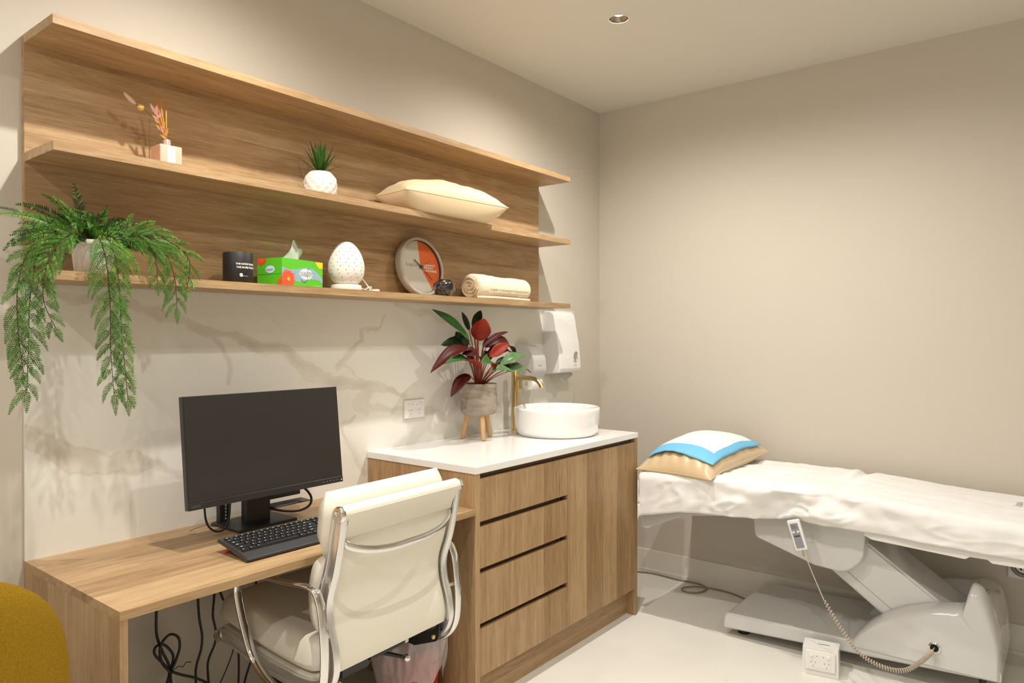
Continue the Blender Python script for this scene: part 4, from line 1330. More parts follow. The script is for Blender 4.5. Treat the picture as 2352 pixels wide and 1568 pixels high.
hc = 0
for j in range(rows_):
    z = 0.034 + j * 0.0136
    r = float(np.interp(z, zz_, rr_)); dr = (float(np.interp(z + 0.002, zz_, rr_)) - float(np.interp(z - 0.002, zz_, rr_))) / 0.004
    n = max(5, int(2 * PI * r / 0.030))
    for k in range(n):
        a = 2 * PI * (k + (0.5 if j % 2 else 0)) / n + 0.37 * j
        nrm = Vector((math.cos(a), math.sin(a), -dr)).normalized()
        p = Vector((r * math.cos(a), r * math.sin(a), z))
        Mh = Matrix.Translation(p) @ nrm.to_track_quat('Z', 'Y').to_matrix().to_4x4()
        lathe(bm, [(0, 0.0002), (0.0016, 0.0002), (0.0016, 0.0006), (0, 0.0006)], 8, Mh)
        hc += 1
o = obj('pierced_holes', bm, M_darkgrey, t, local=True); o['kind'] = 'stuff'
bm = nb(); tube(bm, catmull([(0.052, -0.022, 0.012), (0.075, -0.030, 0.005), (0.098, -0.022, 0.004), (0.112, -0.006, 0.010), (0.105, 0.012, 0.034), (0.085, 0.022, 0.060), (0.066, 0.030, 0.066)], 8), 0.0028, 10)
obj('power_cord', bm, M_white, t, local=True, smooth=180)
bm = nb(); tube(bm, catmull([(0.066, -0.034, 0.010), (0.085, -0.040, 0.018), (0.096, -0.034, 0.006), (0.115, -0.028, 0.005)], 6), 0.0026, 10)
box(bm, 0.112, 0.132, -0.036, -0.018, 0.001, 0.012)
obj('plug', bm, M_white, t, local=True)

# wall clock leaning on the back panel
CR = 0.1300
lean = R(9.5)
MC = Matrix.Translation((2.186, YW - 0.0185 - 0.0850, ZB + 0.004)) @ Matrix.Rotation(-lean, 4, 'X') @ Matrix.Translation((0, 0, CR)) @ Matrix.Rotation(R(90), 4, 'X')
t = thing('clock', 'round clock with grey rim and orange wedge, leaning against the shelf back', 'clock', (2.190, 2.2, ZB))
def cl(name, bm, mat, lab=None, **k):
    bm.transform(MC); return obj(name, bm, mat, t, lab, **k)
# local z = out of face toward viewer (0 = back)
bm = nb(); lathe(bm, [(0, -0.038), (CR - 0.012, -0.038), (CR - 0.002, -0.034), (CR, -0.02), (CR, -0.004), (CR - 0.003, 0.0), (CR - 0.012, 0.0), (CR - 0.0135, -0.003), (CR - 0.0135, -0.016), (0, -0.016)], 96)
cl('rim', bm, M_silver, smooth=40)
bm = nb(); lathe(bm, [(0, -0.0158), (CR - 0.0136, -0.0158), (CR - 0.0136, -0.0148), (0, -0.0148)], 96)
cl('face', bm, M_clockface)
bm = nb(); lathe(bm, [(CR - 0.0137, -0.0147), (CR - 0.0137, -0.0055), (CR - 0.0150, -0.0055), (CR - 0.0150, -0.0147)], 96)
cl('inner_rim', bm, M_darkgrey, smooth=40)
bm = nb()
rw = CR - 0.0153
wedge = [(0, 0)] + [(rw * math.sin(R(a)), rw * math.cos(R(a))) for a in range(0, 151, 3)]
prism(bm, wedge, -0.0147, -0.0143)
cl('orange_wedge', fix(bm), M_orange)
def hand(ang, l0, l1, wd, z, th=0.0006):
    bm = nb(); box(bm, -wd / 2, wd / 2, -l0, l1, z, z + th); bm.transform(Matrix.Rotation(-R(ang), 4, 'Z')); return bm
cl('hour_hand', hand(-52, 0.010, 0.048, 0.0044, -0.010), M_darkgrey)
cl('minute_hand', hand(133, 0.012, 0.080, 0.0030, -0.0088), M_darkgrey)
cl('second_hand', hand(61, 0.018, 0.062, 0.0014, -0.0076), M_darkgrey)
bm = nb(); lathe(bm, [(0, -0.0147), (0.006, -0.0147), (0.006, -0.0062), (0, -0.006)], 24); cl('hub', bm, M_darkgrey)
cl('lettering', textbm('SculpSure', 0.0225, 0.0002, M=Matrix.Translation((-0.046, 0.007, -0.0144)) @ Matrix.Diagonal((0.9, 1, 1, 1))), M_greyink)
cl('lettering', textbm('25', 0.024, 0.0002, bold=0.0006, M=Matrix.Translation((0.030, 0.0035, -0.0138))), M_ink)
cl('lettering', textbm('MINUTE', 0.0125, 0.0002, bold=0.0003, M=Matrix.Translation((0.066, 0.0095, -0.0138))), M_ink)
cl('lettering', textbm('BODY', 0.0115, 0.0002, bold=0.0003, M=Matrix.Translation((0.059, -0.003, -0.0138))), M_ink)
cl('lettering', textbm('CONTOURING', 0.0125, 0.0002, bold=0.0004, M=Matrix.Translation((0.054, -0.0155, -0.0138))), M_ink)

# glossy black faceted ornament
bm = nb()
bmesh.ops.create_icosphere(bm, subdivisions=5, radius=1.0)
random.seed(11)
for v in bm.verts:
    n_ = noise.noise(v.co * 1.7 + Vector((3, 1, 2))) * 0.22
    c_ = noise.noise(v.co * 3.4) * 0.16
    v.co *= (1 + n_ + c_ * 0.6)
    v.co = Vector((v.co.x * 0.050, v.co.y * 0.042, v.co.z * 0.040))
zmin = min(v.co.z for v in bm.verts)
for v in bm.verts:
    v.co.z = max(v.co.z, zmin * 0.86)
zmin = min(v.co.z for v in bm.verts)
bm.transform(Matrix.Translation((2.222, 2.118, ZB - zmin + 0.0003)))
obj('glass_ornament', bm, M_gem, None, 'small glossy black crumpled-looking ornament in front of the clock', 'ornament', smooth=180, loc=(2.228, 2.118, ZB))

# rolled towel
t = thing('rolled_towel', 'rolled cream terry towel at the right end of the lowest shelf', 'towel', (2.64, 2.165, ZB))
TR = 0.0610
bm = nb()
x0_, x1_ = 2.440, 2.838
nx_, na = 40, 56
rings = []
def troll(x, a):
    u = (x - x0_) / (x1_ - x0_)
    r = TR * (1.0 - 0.10 * u + 0.03 * math.sin(3 * u * PI))
    e = min(u, 1 - u) * (x1_ - x0_)
    q = min(1, e / 0.016)
    r *= 0.80 + 0.20 * math.sqrt(max(0, 1 - (1 - q) ** 2))
    r += 0.0022 * noise.noise(Vector((x * 30, math.cos(a) * 3, math.sin(a) * 3)))
    cz = TR * 0.94
    y = 2.165 + r * 1.02 * math.cos(a); z = ZB + cz + r * 0.96 * math.sin(a)
    return Vector((x, y, max(z, ZB + 0.0008)))
for i in range(nx_ + 1):
    x = x0_ + (x1_ - x0_) * i / nx_
    rings.append([bm.verts.new(troll(x, 2 * PI * k / na)) for k in range(na)])
for i in range(nx_):
    for k in range(na): bm.faces.new((rings[i][k], rings[i][(k + 1) % na], rings[i + 1][(k + 1) % na], rings[i + 1][k]))
bm.faces.new(rings[0][::-1]); bm.faces.new(rings[-1])
fix(bm)
obj('outer_layer', bm, M_towel, t, smooth=60)
bm = nb()
sp = []
for k in range(90):
    a = k * 0.21
    r = 0.004 + 0.0480 * k / 90
    r *= 1 + 0.06 * math.sin(a * 2.3)
    sp.append(Vector((x0_ - 0.002 + 0.003 * math.sin(a * 3), 2.165 - r * math.cos(a), ZB + TR * 0.94 + r * 0.95 * math.sin(a))))
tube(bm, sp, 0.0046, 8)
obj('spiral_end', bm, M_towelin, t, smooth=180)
bm = nb()
tube(bm, catmull([(x0_ + 0.004, 2.125, ZB + 0.008), (x0_ + 0.05, 2.110, ZB + 0.008), (x0_ + 0.15, 2.108, ZB + 0.009), (x0_ + 0.30, 2.110, ZB + 0.008), (x1_ - 0.01, 2.118, ZB + 0.008)], 8), 0.0068, 10)
obj('folded_edge', bm, M_towel, t, smooth=180)
bm = nb()
random.seed(5)
for j in range(4):   # sculpted band of scallops along the towel
    for k in range(17):
        x = x0_ + 0.075 + k * 0.0185 + (0.009 if j % 2 else 0)
        a0_ = R(232 - j * 16)
        pts = []
        for q in range(7):
            f = q / 6
            xx = x + 0.0092 * math.cos(PI * f); aa = a0_ + 0.11 * math.sin(PI * f)
            if xx > x1_ - 0.03: xx = x1_ - 0.03
            p = troll(xx, aa); c_ = Vector((xx, 2.165, ZB + TR * 0.94)); n_ = (p - c_).normalized()
            pts.append(p + n_ * 0.0004)
        tube(bm, pts, 0.0013, 5)
o = obj('scallop_pattern', bm, M_towel, t, smooth=180); o['kind'] = 'stuff'


# cushion builder ---------------------------------------------------
def cushion_bm(sx, sy, T, n=40, seed=0, wr=1.0, pw=2.6, pinch=0.07, sag=0.5):
    """closed pillow, half sizes sx, sy, thickness T; z=0 is underside level"""
    bm = nb()

    def P(u, v, side):
        cu = 1 - abs(u) ** pw; cv = 1 - abs(v) ** pw
        h = (max(cu, 0) * max(cv, 0)) ** 0.55
        x = sx * u * (1 - pinch * (1 - abs(v) ** 2) * abs(u) ** 3)
        y = sy * v * (1 - pinch * (1 - abs(u) ** 2) * abs(v) ** 3)
        e = max(abs(u), abs(v))
        k = 22 if abs(u) > abs(v) else 22
        par = v if abs(u) > abs(v) else u
        wrk = wr * 0.006 * (e ** 3) * (1 - e ** 14) * math.sin(par * k + 3 * noise.noise(Vector((u * 2, v * 2, seed))))
        wrk += wr * 0.006 * noise.noise(Vector((u * 2.4 + seed, v * 2.4, 1.3)))
        top = T * (1 - sag) * h + wrk * h
        bot = -T * sag * min(1, h * 1.6)
        return Vector((x, y, (top if side > 0 else bot)))
    A = [[None] * (n + 1) for _ in range(n + 1)]; B = [[None] * (n + 1) for _ in range(n + 1)]
    f = lambda k: math.sin((k / n - 0.5) * PI)
    for i in range(n + 1):
        for j in range(n + 1):
            u, v = f(i), f(j)
            if i in (0, n) or j in (0, n):
                A[i][j] = B[i][j] = bm.verts.new(P(u, v, 1) * 1.0)
            else:
                A[i][j] = bm.verts.new(P(u, v, 1)); B[i][j] = bm.verts.new(P(u, v, -1))
    for i in range(n):
        for j in range(n):
            bm.faces.new((A[i][j], A[i + 1][j], A[i + 1][j + 1], A[i][j + 1]))
            bm.faces.new((B[i][j], B[i][j + 1], B[i + 1][j + 1], B[i + 1][j]))
    bmesh.ops.translate(bm, verts=bm.verts, vec=(0, 0, T * sag))
    return bm, P


def edge_loop(P, T, sag, n=40):
    pts = []
    f = lambda k: math.sin((k / n - 0.5) * PI)
    for k in range(n): pts.append(P(f(k), -1, 1))
    for k in range(n): pts.append(P(1, f(k), 1))
    for k in range(n): pts.append(P(-f(k), 1, 1))
    for k in range(n): pts.append(P(-1, -f(k), 1))
    return [p + Vector((0, 0, T * sag)) for p in pts]


t = thing('cushion', 'cream oblong cushion lying on the middle shelf', 'cushion', (2.228, 2.124, ZM), R(-6))
SX, SY, T_, SG = 0.285, 0.108, 0.150, 0.46
bm, P_ = cushion_bm(SX, SY, T_, seed=3, wr=1.5, sag=SG, pinch=0.02, pw=2.6)
obj('cover', bm, M_cush, t, local=True, smooth=180)
bm = nb(); tube(bm, edge_loop(P_, T_, SG), 0.0016, 6, closed=True)
obj('seam', bm, M_cush, t, local=True, smooth=180)
obj('care_tag', bx(0.222, 0.240, -0.092, -0.0905, 0.030, 0.050), M_white, t, local=True)

# succulent
t = thing('potted_succulent', 'small spiky green succulent in a white pineapple-textured pot', 'potted plant', (1.613, 2.158, ZM))
bm = nb()
seg_, hh = 72, 26
rings = []
for j in range(hh + 1):
    z = 0.090 * j / hh
    zn = j / hh
    r0 = 0.0585 * (0.90 + 0.10 * math.sin(min(zn * 2.4, 1) * PI / 2)) if zn < 0.45 else 0.0585 * (1 - 0.36 * max(0, (zn - 0.50) / 0.50) ** 2.4)
    ring = []
    for k in range(seg_):
        a = 2 * PI * k / seg_
        dm = abs(math.sin(6 * a + z * 95)) * abs(math.sin(6 * a - z * 95))
        amp = 0.0045 if zn < 0.86 else 0.001
        r = r0 + amp * (math.sqrt(dm) - 0.5)
        ring.append(bm.verts.new((r * math.cos(a), r * math.sin(a), z)))
    rings.append(ring)
for j in range(hh):
    for k in range(seg_): bm.faces.new((rings[j][k], rings[j][(k + 1) % seg_], rings[j + 1][(k + 1) % seg_], rings[j + 1][k]))
bm.faces.new(rings[0][::-1])
inner = [bm.verts.new((v.co.x * 0.86, v.co.y * 0.86, 0.0885)) for v in rings[-1]]
for k in range(seg_): bm.faces.new((rings[-1][k], rings[-1][(k + 1) % seg_], inner[(k + 1) % seg_], inner[k]))
low = [bm.verts.new((v.co.x, v.co.y, 0.08)) for v in inner]
for k in range(seg_): bm.faces.new((inner[k], inner[(k + 1) % seg_], low[(k + 1) % seg_], low[k]))
obj('pot', bm, M_potwhite, t, local=True, smooth=60)
bm = nb(); lathe(bm, [(0, 0.082), (0.035, 0.082), (0.033, 0.090), (0.010, 0.094), (0, 0.094)], 24); obj('soil', bm, M_soil, t, local=True)


def blade(base_, tip, wd, droop=0.0, mat=None, th=0.0010, n=8, nrm=None):
    bm = nb()
    b0, t0 = Vector(base_), Vector(tip)
    d = t0 - b0
    side = d.cross(Vector(nrm) if nrm else Vector((0, 0, 1)))
    if side.length < 1e-5: side = Vector((1, 0, 0))
    side.normalize()
    up = side.cross(d).normalized()
    A = []
    for i in range(n + 1):
        s = i / n
        c = b0 + d * s + Vector((0, 0, -droop * s * s)) 
        wd_ = wd * (math.sin(PI * min(1, (0.18 + 0.82 * s))) ** 0.8 if s < 1 else 0) * (1 - 0.25 * s)
        A.append((c - side * wd_ / 2, c - up * wd_ * 0.15, c + side * wd_ / 2))
    vs = [[bm.verts.new(q) for q in a] for a in A]
    for a, b in zip(vs, vs[1:]):
        bm.faces.new((a[0], a[1], b[1], b[0])); bm.faces.new((a[1], a[2], b[2], b[1]))
    bmesh.ops.solidify(bm, geom=bm.faces[:], thickness=th)
    return bm


random.seed(21)
for k in range(34):
    a = 2 * PI * k * 0.381966 + random.uniform(-.2, .2)
    el = 0.25 + 0.95 * (k / 34) ** 0.7
    ln = random.uniform(0.092, 0.118)
    rad_ = math.cos(el * PI / 2 * 0.9)
    tip = Vector((ln * rad_ * math.cos(a) * 1.0, ln * rad_ * math.sin(a) * 0.80, 0.094 + ln * math.sin(el * PI / 2 * 0.9) * 0.96 + 0.008))
    obj('leaf', blade((0.006 * math.cos(a), 0.006 * math.sin(a), 0.090), tip, random.uniform(0.009, 0.0135)), M_succ, t, local=True, smooth=60)

# reed diffuser
t = thing('reed_diffuser', 'pink glass reed diffuser with orange reeds and dried flowers', 'diffuser', (1.029, 2.149, ZM), R(-2))
S_ = 0.066
obj('bottle', bbox(0, S_, 0, S_, 0.0, 0.0715, 0.004, 3), M_pinkg, t, local=True, smooth=40)
obj('paper_label', bx(0.021, 0.045, -0.0006, 0.001, 0.003, 0.0680), M_ink, t, local=True)
bm = nb()
for (z, wd, x) in ((0.060, 0.012, 0.033), (0.0555, 0.014, 0.033), (0.051, 0.013, 0.033), (0.0465, 0.014, 0.033), (0.034, 0.018, 0.033), (0.0265, 0.012, 0.033), (0.0225, 0.012, 0.033)):
    box(bm, x - wd / 2, x + wd / 2, -0.0010, -0.0005, z, z + 0.0011)
o = obj('label_print', bm, plain('pale_grey_print', (0.55, 0.52, 0.46, 1), 0.6), t, local=True); o['kind'] = 'stuff'
bm = nb(); lathe(bm, [(0, 0.0716), (0.0125, 0.0716), (0.0125, 0.092), (0.0115, 0.0935), (0.006, 0.0935), (0.006, 0.085), (0, 0.085)], 32, Matrix.Translation((0.033, 0.033, 0)))
obj('collar', bm, plain('rose_metal', (0.52, 0.36, 0.28, 1), 0.3, metal=0.5), t, local=True, smooth=40)
cb = Vector((0.033, 0.033, 0.083))
for dx, dy, dz in ((-0.027, 0.006, 0.131), (-0.019, 0.0, 0.132), (0.001, 0.004, 0.130), (-0.024, 0.012, 0.118)):
    bm = nb(); tube(bm, [cb + Vector((dx * -0.02, 0, 0)), cb + Vector((dx, dy, dz))], 0.0017, 8)
    obj('reed', bm, M_reed, t, local=True, smooth=180)
tw = catmull([cb, cb + Vector((-0.012, -0.004, 0.030)), cb + Vector((-0.024, -0.006, 0.058)), cb + Vector((-0.036, -0.006, 0.085))], 8)
bm = nb(); tube(bm, tw, [0.0020 - 0.0015 * i / len(tw) for i in range(len(tw))], 7)
obj('dried_twig', bm, M_reed, t, local=True, smooth=180)
for px_, pz_, dx, dz, wd, mt in ((-0.036, 0.085, -0.017, 0.024, 0.011, M_petal), (-0.034, 0.078, 0.002, 0.030, 0.013, M_petal), (-0.030, 0.072, 0.016, 0.018, 0.012, M_petal), (-0.028, 0.066, -0.020, 0.008, 0.009, M_petal), (-0.024, 0.055, -0.017, 0.010, 0.009, M_petal),
                             (-0.014, 0.034, -0.022, 0.014, 0.011, M_petaly), (-0.012, 0.030, -0.012, 0.022, 0.010, M_petal), (-0.006, 0.022, 0.006, 0.022, 0.009, M_petaly), (-0.004, 0.014, -0.020, 0.006, 0.008, M_petaly), (-0.014, 0.042, 0.006, 0.020, 0.008, M_petaly), (-0.006, 0.034, 0.008, 0.012, 0.009, M_petal)):
    b_ = cb + Vector((px_, -0.006, pz_))
    obj('dried_petal', blade(b_, b_ + Vector((dx, -0.004, dz)), wd, nrm=(0, -1, 0.1), th=0.0005), mt, t, local=True, smooth=60)
# long bare stalk carrying a yellow bloom and a grass head
stk = catmull([cb, cb + Vector((-0.020, 0.008, 0.055)), cb + Vector((-0.058, 0.008, 0.088)), cb + Vector((-0.090, 0.008, 0.101)), cb + Vector((-0.106, 0.008, 0.110))], 8)
bm = nb(); tube(bm, stk, 0.0005, 6); obj('stalk', bm, M_fstem, t, local=True, smooth=180)
bm = nb(); bmesh.ops.create_icosphere(bm, subdivisions=3, radius=0.0088, matrix=Matrix.Translation(cb + Vector((-0.072, 0.008, 0.094))))
for v in bm.verts: v.co += (v.co - (cb + Vector((-0.072, 0.008, 0.094)))) * 0.55 * noise.noise(v.co * 420)
obj('yellow_bloom', bm, M_petaly, t, local=True)
bm = nb()
gp = [cb + Vector((-0.086, 0.008, 0.100)), cb + Vector((-0.103, 0.008, 0.112)), cb + Vector((-0.120, 0.008, 0.127))]
gp = catmull(gp, 8)
tube(bm, gp, [0.0072 * math.sin(PI * min(0.97, max(0.06, i / (len(gp) - 1)))) ** 0.7 * (1 - 0.3 * i / len(gp)) + 0.0004 for i in range(len(gp))], 14)
obj('grass_head', bm, M_pampas, t, local=True, smooth=180)

# ================================================================== hanging fern
t = thing('hanging_fern', 'bushy green artificial fern in a white pot trailing over the shelf', 'potted plant', (0.842, 2.150, ZB))
bm = nb(); lathe(bm, [(0, 0), (0.043, 0), (0.0455, 0.003), (0.054, 0.078), (0.0585, 0.080), (0.0595, 0.086), (0.0585, 0.092), (0.0545, 0.092), (0.052, 0.080), (0, 0.078)], 56)
obj('pot', bm, M_potwhite, t, local=True, smooth=40)
bm = nb(); lathe(bm, [(0, 0.079), (0.051, 0.079), (0.040, 0.090), (0, 0.096)], 24); obj('soil', bm, M_soil, t, local=True)
FMATS = [M_fern, M_fernd, M_fernl, M_fstem]
TMATS = [M_fern, M_fern, M_fernl, M_fstem]


def leaflet(bm, p, d, nrm, ln, wd, mi):
    """narrow serrated leaflet as a folded kite"""
    s = d.cross(nrm)
    if s.length < 1e-6: return
    s.normalize()
    a = bm.verts.new(p)
    b = bm.verts.new(p + d * ln * 0.38 + s * wd + nrm * wd * 0.25)
    c = bm.verts.new(p + d * ln - nrm * ln * 0.08)
    e = bm.verts.new(p + d * ln * 0.38 - s * wd + nrm * wd * 0.25)
    m = bm.verts.new(p + d * ln * 0.45)
    for f in ((a, b, m), (b, c, m), (c, e, m), (e, a, m)): bm.faces.new(f).material_index = mi


def pinna(bm, pts, nrm, lmax, rng, mi, step=0.0050, wd=0.0017):
    """one feathery frond along pts"""
    tube(bm, pts, [0.0009 * (1 - 0.6 * i / len(pts)) for i in range(len(pts))], 5, mi=3)
    L = [0.0]
    for a, b in zip(pts, pts[1:]): L.append(L[-1] + (b - a).length)
    tot = L[-1]
    s = 0.006
    k = 0
    while s < tot - 0.001:
        i = max(0, min(len(pts) - 2, next((j for j in range(len(L) - 1) if L[j + 1] >= s), len(pts) - 2)))
        f = (s - L[i]) / max(1e-6, L[i + 1] - L[i])
        p = pts[i].lerp(pts[i + 1], f)
        tdir = (pts[i + 1] - pts[i]).normalized()
        sd = tdir.cross(nrm).normalized()
        prof_ = min(1.0, 0.45 + s / tot * 2.2) * (1 - (s / tot) ** 1.6) + 0.12
        for sg in (-1, 1):
            d = (tdir * 0.62 + sd * sg * 0.80 + nrm * rng.uniform(-.15, .12)).normalized()
            leaflet(bm, p, d, (nrm + sd * sg * 0.2).normalized(), 1.15 * lmax * prof_ * rng.uniform(.85, 1.1), wd * rng.uniform(.8, 1.3), mi if rng.random() < 0.8 else (mi + 1) % 3)
        s += step; k += 1


def curve_to(b, tip, bend, n=10):
    """quadratic arc"""
    out = []
    for i in range(n + 1):
        s = i / n
        out.append(b * (1 - s) ** 2 + bend * 2 * s * (1 - s) + tip * s * s)
    return out


rng = random.Random(7)
PC = Vector((0.842, 2.150, ZB + 0.088))
TOW = Vector((-0.52, -0.85, 0.10)).normalized()   # roughly toward the room, so fronds show their faces


def frond(b, tip, bend, lmax, mi, nrm=None):
    bm = nb()
    pts = curve_to(Vector(b), Vector(tip), Vector(bend), 12)
    n0 = (Vector(nrm) if nrm else TOW) + Vector((rng.uniform(-.3, .3), rng.uniform(-.3, .3), rng.uniform(-.2, .5)))
    pinna(bm, pts, n0.normalized(), lmax, rng, mi)
    obj('frond', bm, FMATS, t)


def strand(path, spread, mi, lmax=0.017, dens=0.0175, plen=0.085, t0=0.12):
    """hanging stem with feathery side fronds"""
    bm = nb()
    pts = catmull(path, 8)
    tube(bm, pts, [0.0018 * (1 - 0.6 * i / len(pts)) for i in range(len(pts))], 6, mi=3)
    L = [0.0]
    for a, b in zip(pts, pts[1:]): L.append(L[-1] + (b - a).length)
    tot = L[-1]
    s = tot * t0
    k = 0
    while s <= tot:
        i = max(0, min(len(pts) - 2, next((j for j in range(len(L) - 1) if L[j + 1] >= s), len(pts) - 2)))
        f = (s - L[i]) / max(1e-6, L[i + 1] - L[i])
        p = pts[i].lerp(pts[i + 1], f)
        td = (pts[i + 1] - pts[i]).normalized()
        sd = td.cross(TOW).normalized()
        sg = -1 if k % 2 else 1
        fr_ = s / tot
        ln = plen * (1.0 - 0.30 * fr_) * rng.uniform(.72, 1.18)
        sp_ = spread * rng.uniform(.5, 1.15)
        d = (td * 0.80 + sd * sg * sp_ + TOW * rng.uniform(-.15, .35)).normalized()
        tip = p + d * ln + Vector((0, 0, -0.10 * ln))
        bend = p + d * ln * 0.5 + sd * sg * 0.010
        n0 = (TOW + Vector((rng.uniform(-.3, .3), 0, rng.uniform(-.3, .3)))).normalized()
        pinna(bm, curve_to(p, tip, bend, 8), n0, lmax * (1 - 0.25 * fr_) * rng.uniform(.85, 1.1), rng, mi)
        s += dens * rng.uniform(.8, 1.2); k += 1
    pe = pts[-1]
    td = (pts[-1] - pts[-3]).normalized()
    pinna(bm, curve_to(pe, pe + td * plen * 0.7, pe + td * plen * .35, 8), TOW, lmax * 0.75, rng, mi)
    o = obj('trailing_frond', bm, TMATS, t)


# trailing strands: left end of shelf, centre, right
strand([PC + Vector((-.02, -.03, 0)), (0.76, 2.07, 1.66), (0.685, 2.05, 1.60), (0.655, 2.04, 1.48), (0.650, 2.04, 1.36), (0.648, 2.045, 1.24)], 0.62, 1, plen=0.085)
strand([PC + Vector((-.03, -.03, 0)), (0.74, 2.08, 1.65), (0.665, 2.06, 1.60), (0.625, 2.03, 1.50), (0.622, 2.02, 1.38), (0.632, 2.02, 1.29)], 0.50, 0, plen=0.075)
strand([PC + Vector((-.03, -.04, 0)), (0.75, 2.05, 1.64), (0.69, 2.02, 1.57), (0.672, 2.01, 1.47), (0.700, 2.02, 1.40)], 0.60, 1, plen=0.070)
strand([PC + Vector((-.01, -.04, 0)), (0.822, 2.06, 1.64), (0.828, 2.03, 1.57), (0.835, 2.025, 1.46), (0.838, 2.03, 1.34), (0.848, 2.035, 1.22)], 0.62, 0, plen=0.090)
strand([PC + Vector((0, -.04, 0)), (0.84, 2.07, 1.65), (0.856, 2.04, 1.58), (0.862, 2.03, 1.47), (0.868, 2.03, 1.36), (0.880, 2.035, 1.25), (0.886, 2.04, 1.20)], 0.48, 2, plen=0.070)
strand([PC + Vector((.03, -.03, 0)), (0.95, 2.08, 1.66), (1.002, 2.06, 1.61), (1.022, 2.05, 1.54), (1.028, 2.05, 1.46)], 0.50, 0, plen=0.075)
strand([PC + Vector((.03, -.03, 0)), (0.93, 2.07, 1.655), (0.962, 2.045, 1.60), (0.968, 2.04, 1.53)], 0.45, 0, plen=0.062)
strand([PC + Vector((.03, -.02, 0)), (0.94, 2.10, 1.68), (1.02, 2.08, 1.65), (1.07, 2.06, 1.60), (1.065, 2.06, 1.52)], 0.55, 2, plen=0.065)
# crown fronds
crown = [  # tip, bend
    ((0.800, 2.17, 1.795), (0.812, 2.16, 1.72), 0.030, 1), ((0.815, 2.18, 1.745), (0.822, 2.17, 1.70), 0.020, 1),
    ((0.730, 2.12, 1.745), (0.768, 2.12, 1.72), 0.022, 2), ((0.698, 2.10, 1.742), (0.752, 2.11, 1.725), 0.020, 0),
    ((0.880, 2.15, 1.742), (0.858, 2.14, 1.69), 0.024, 0), ((0.942, 2.14, 1.720), (0.925, 2.14, 1.66), 0.018, 1),
    ((0.640, 2.10, 1.705), (0.72, 2.11, 1.72), 0.024, 1), ((0.560, 2.08, 1.690), (0.68, 2.10, 1.70), 0.014, 1),
    ((0.590, 2.06, 1.670), (0.69, 2.09, 1.695), 0.024, 2), ((0.615, 2.03, 1.62), (0.67, 2.07, 1.68), 0.024, 0),
    ((0.600, 2.05, 1.58), (0.65, 2.08, 1.66), 0.022, 1), ((1.120, 2.07, 1.60), (1.02, 2.08, 1.66), 0.022, 0),
    ((1.085, 2.06, 1.545), (1.05, 2.07, 1.64), 0.020, 2), ((1.050, 2.10, 1.665), (0.97, 2.11, 1.68), 0.026, 0),
    ((0.990, 2.08, 1.60), (0.93, 2.09, 1.67), 0.026, 2), ((0.935, 2.05, 1.60), (0.90, 2.07, 1.67), 0.024, 0),
    ((0.880, 2.05, 1.585), (0.868, 2.07, 1.68), 0.022, 2), ((0.800, 2.06, 1.66), (0.81, 2.09, 1.70), 0.020, 0),
    ((0.758, 2.06, 1.60), (0.78, 2.08, 1.67), 0.024, 1), ((0.730, 2.05, 1.625), (0.77, 2.08, 1.69), 0.026, 0),
    ((0.700, 2.06, 1.66), (0.76, 2.09, 1.70), 0.026, 1), ((0.905, 2.12, 1.70), (0.88, 2.13, 1.67), 0.024, 1),
    ((0.965, 2.12, 1.67), (0.92, 2.12, 1.67), 0.024, 1), ((0.770, 2.14, 1.705), (0.80, 2.14, 1.69), 0.024, 1),
    ((0.750, 2.16, 1.70), (0.79, 2.16, 1.70), 0.020, 0), ((0.850, 2.17, 1.72), (0.845, 2.16, 1.69), 0.020, 1),
    ((1.010, 2.05, 1.555), (0.97, 2.06, 1.65), 0.024, 0), ((0.915, 2.03, 1.53), (0.90, 2.04, 1.63), 0.020, 2),
    ((0.66, 2.03, 1.545), (0.70, 2.06, 1.65), 0.024, 1), ((0.725, 2.03, 1.555), (0.73, 2.05, 1.64), 0.022, 0),
    ((1.09, 2.10, 1.63), (1.00, 2.10, 1.67), 0.018, 2), ((0.83, 2.05, 1.60), (0.835, 2.07, 1.68), 0.020, 2),
]
for q in range(40):   # short inner fronds that fill the heart of the plant
    a = rng.uniform(0, 2 * PI); rr = rng.uniform(0.05, 0.15)
    zt_ = rng.uniform(-0.01, 0.085) * (1.0 if rr < 0.1 else 0.5)
    tp = (PC.x + rr * 1.35 * math.cos(a), min(2.262, PC.y + rr * 0.75 * math.sin(a)), PC.z + zt_)
    bd = (PC.x + rr * 0.55 * math.cos(a), min(2.25, PC.y + rr * 0.35 * math.sin(a)), PC.z + 0.045 + zt_ * 0.6)
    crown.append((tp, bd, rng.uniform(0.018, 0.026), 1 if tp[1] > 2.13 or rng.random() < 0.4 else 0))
for tip, bend, lm, mi in crown:
    b_ = PC + (Vector(bend) - PC).normalized() * 0.02
    b_.z = PC.z + 0.002
    frond(b_, tip, bend, lm, mi)

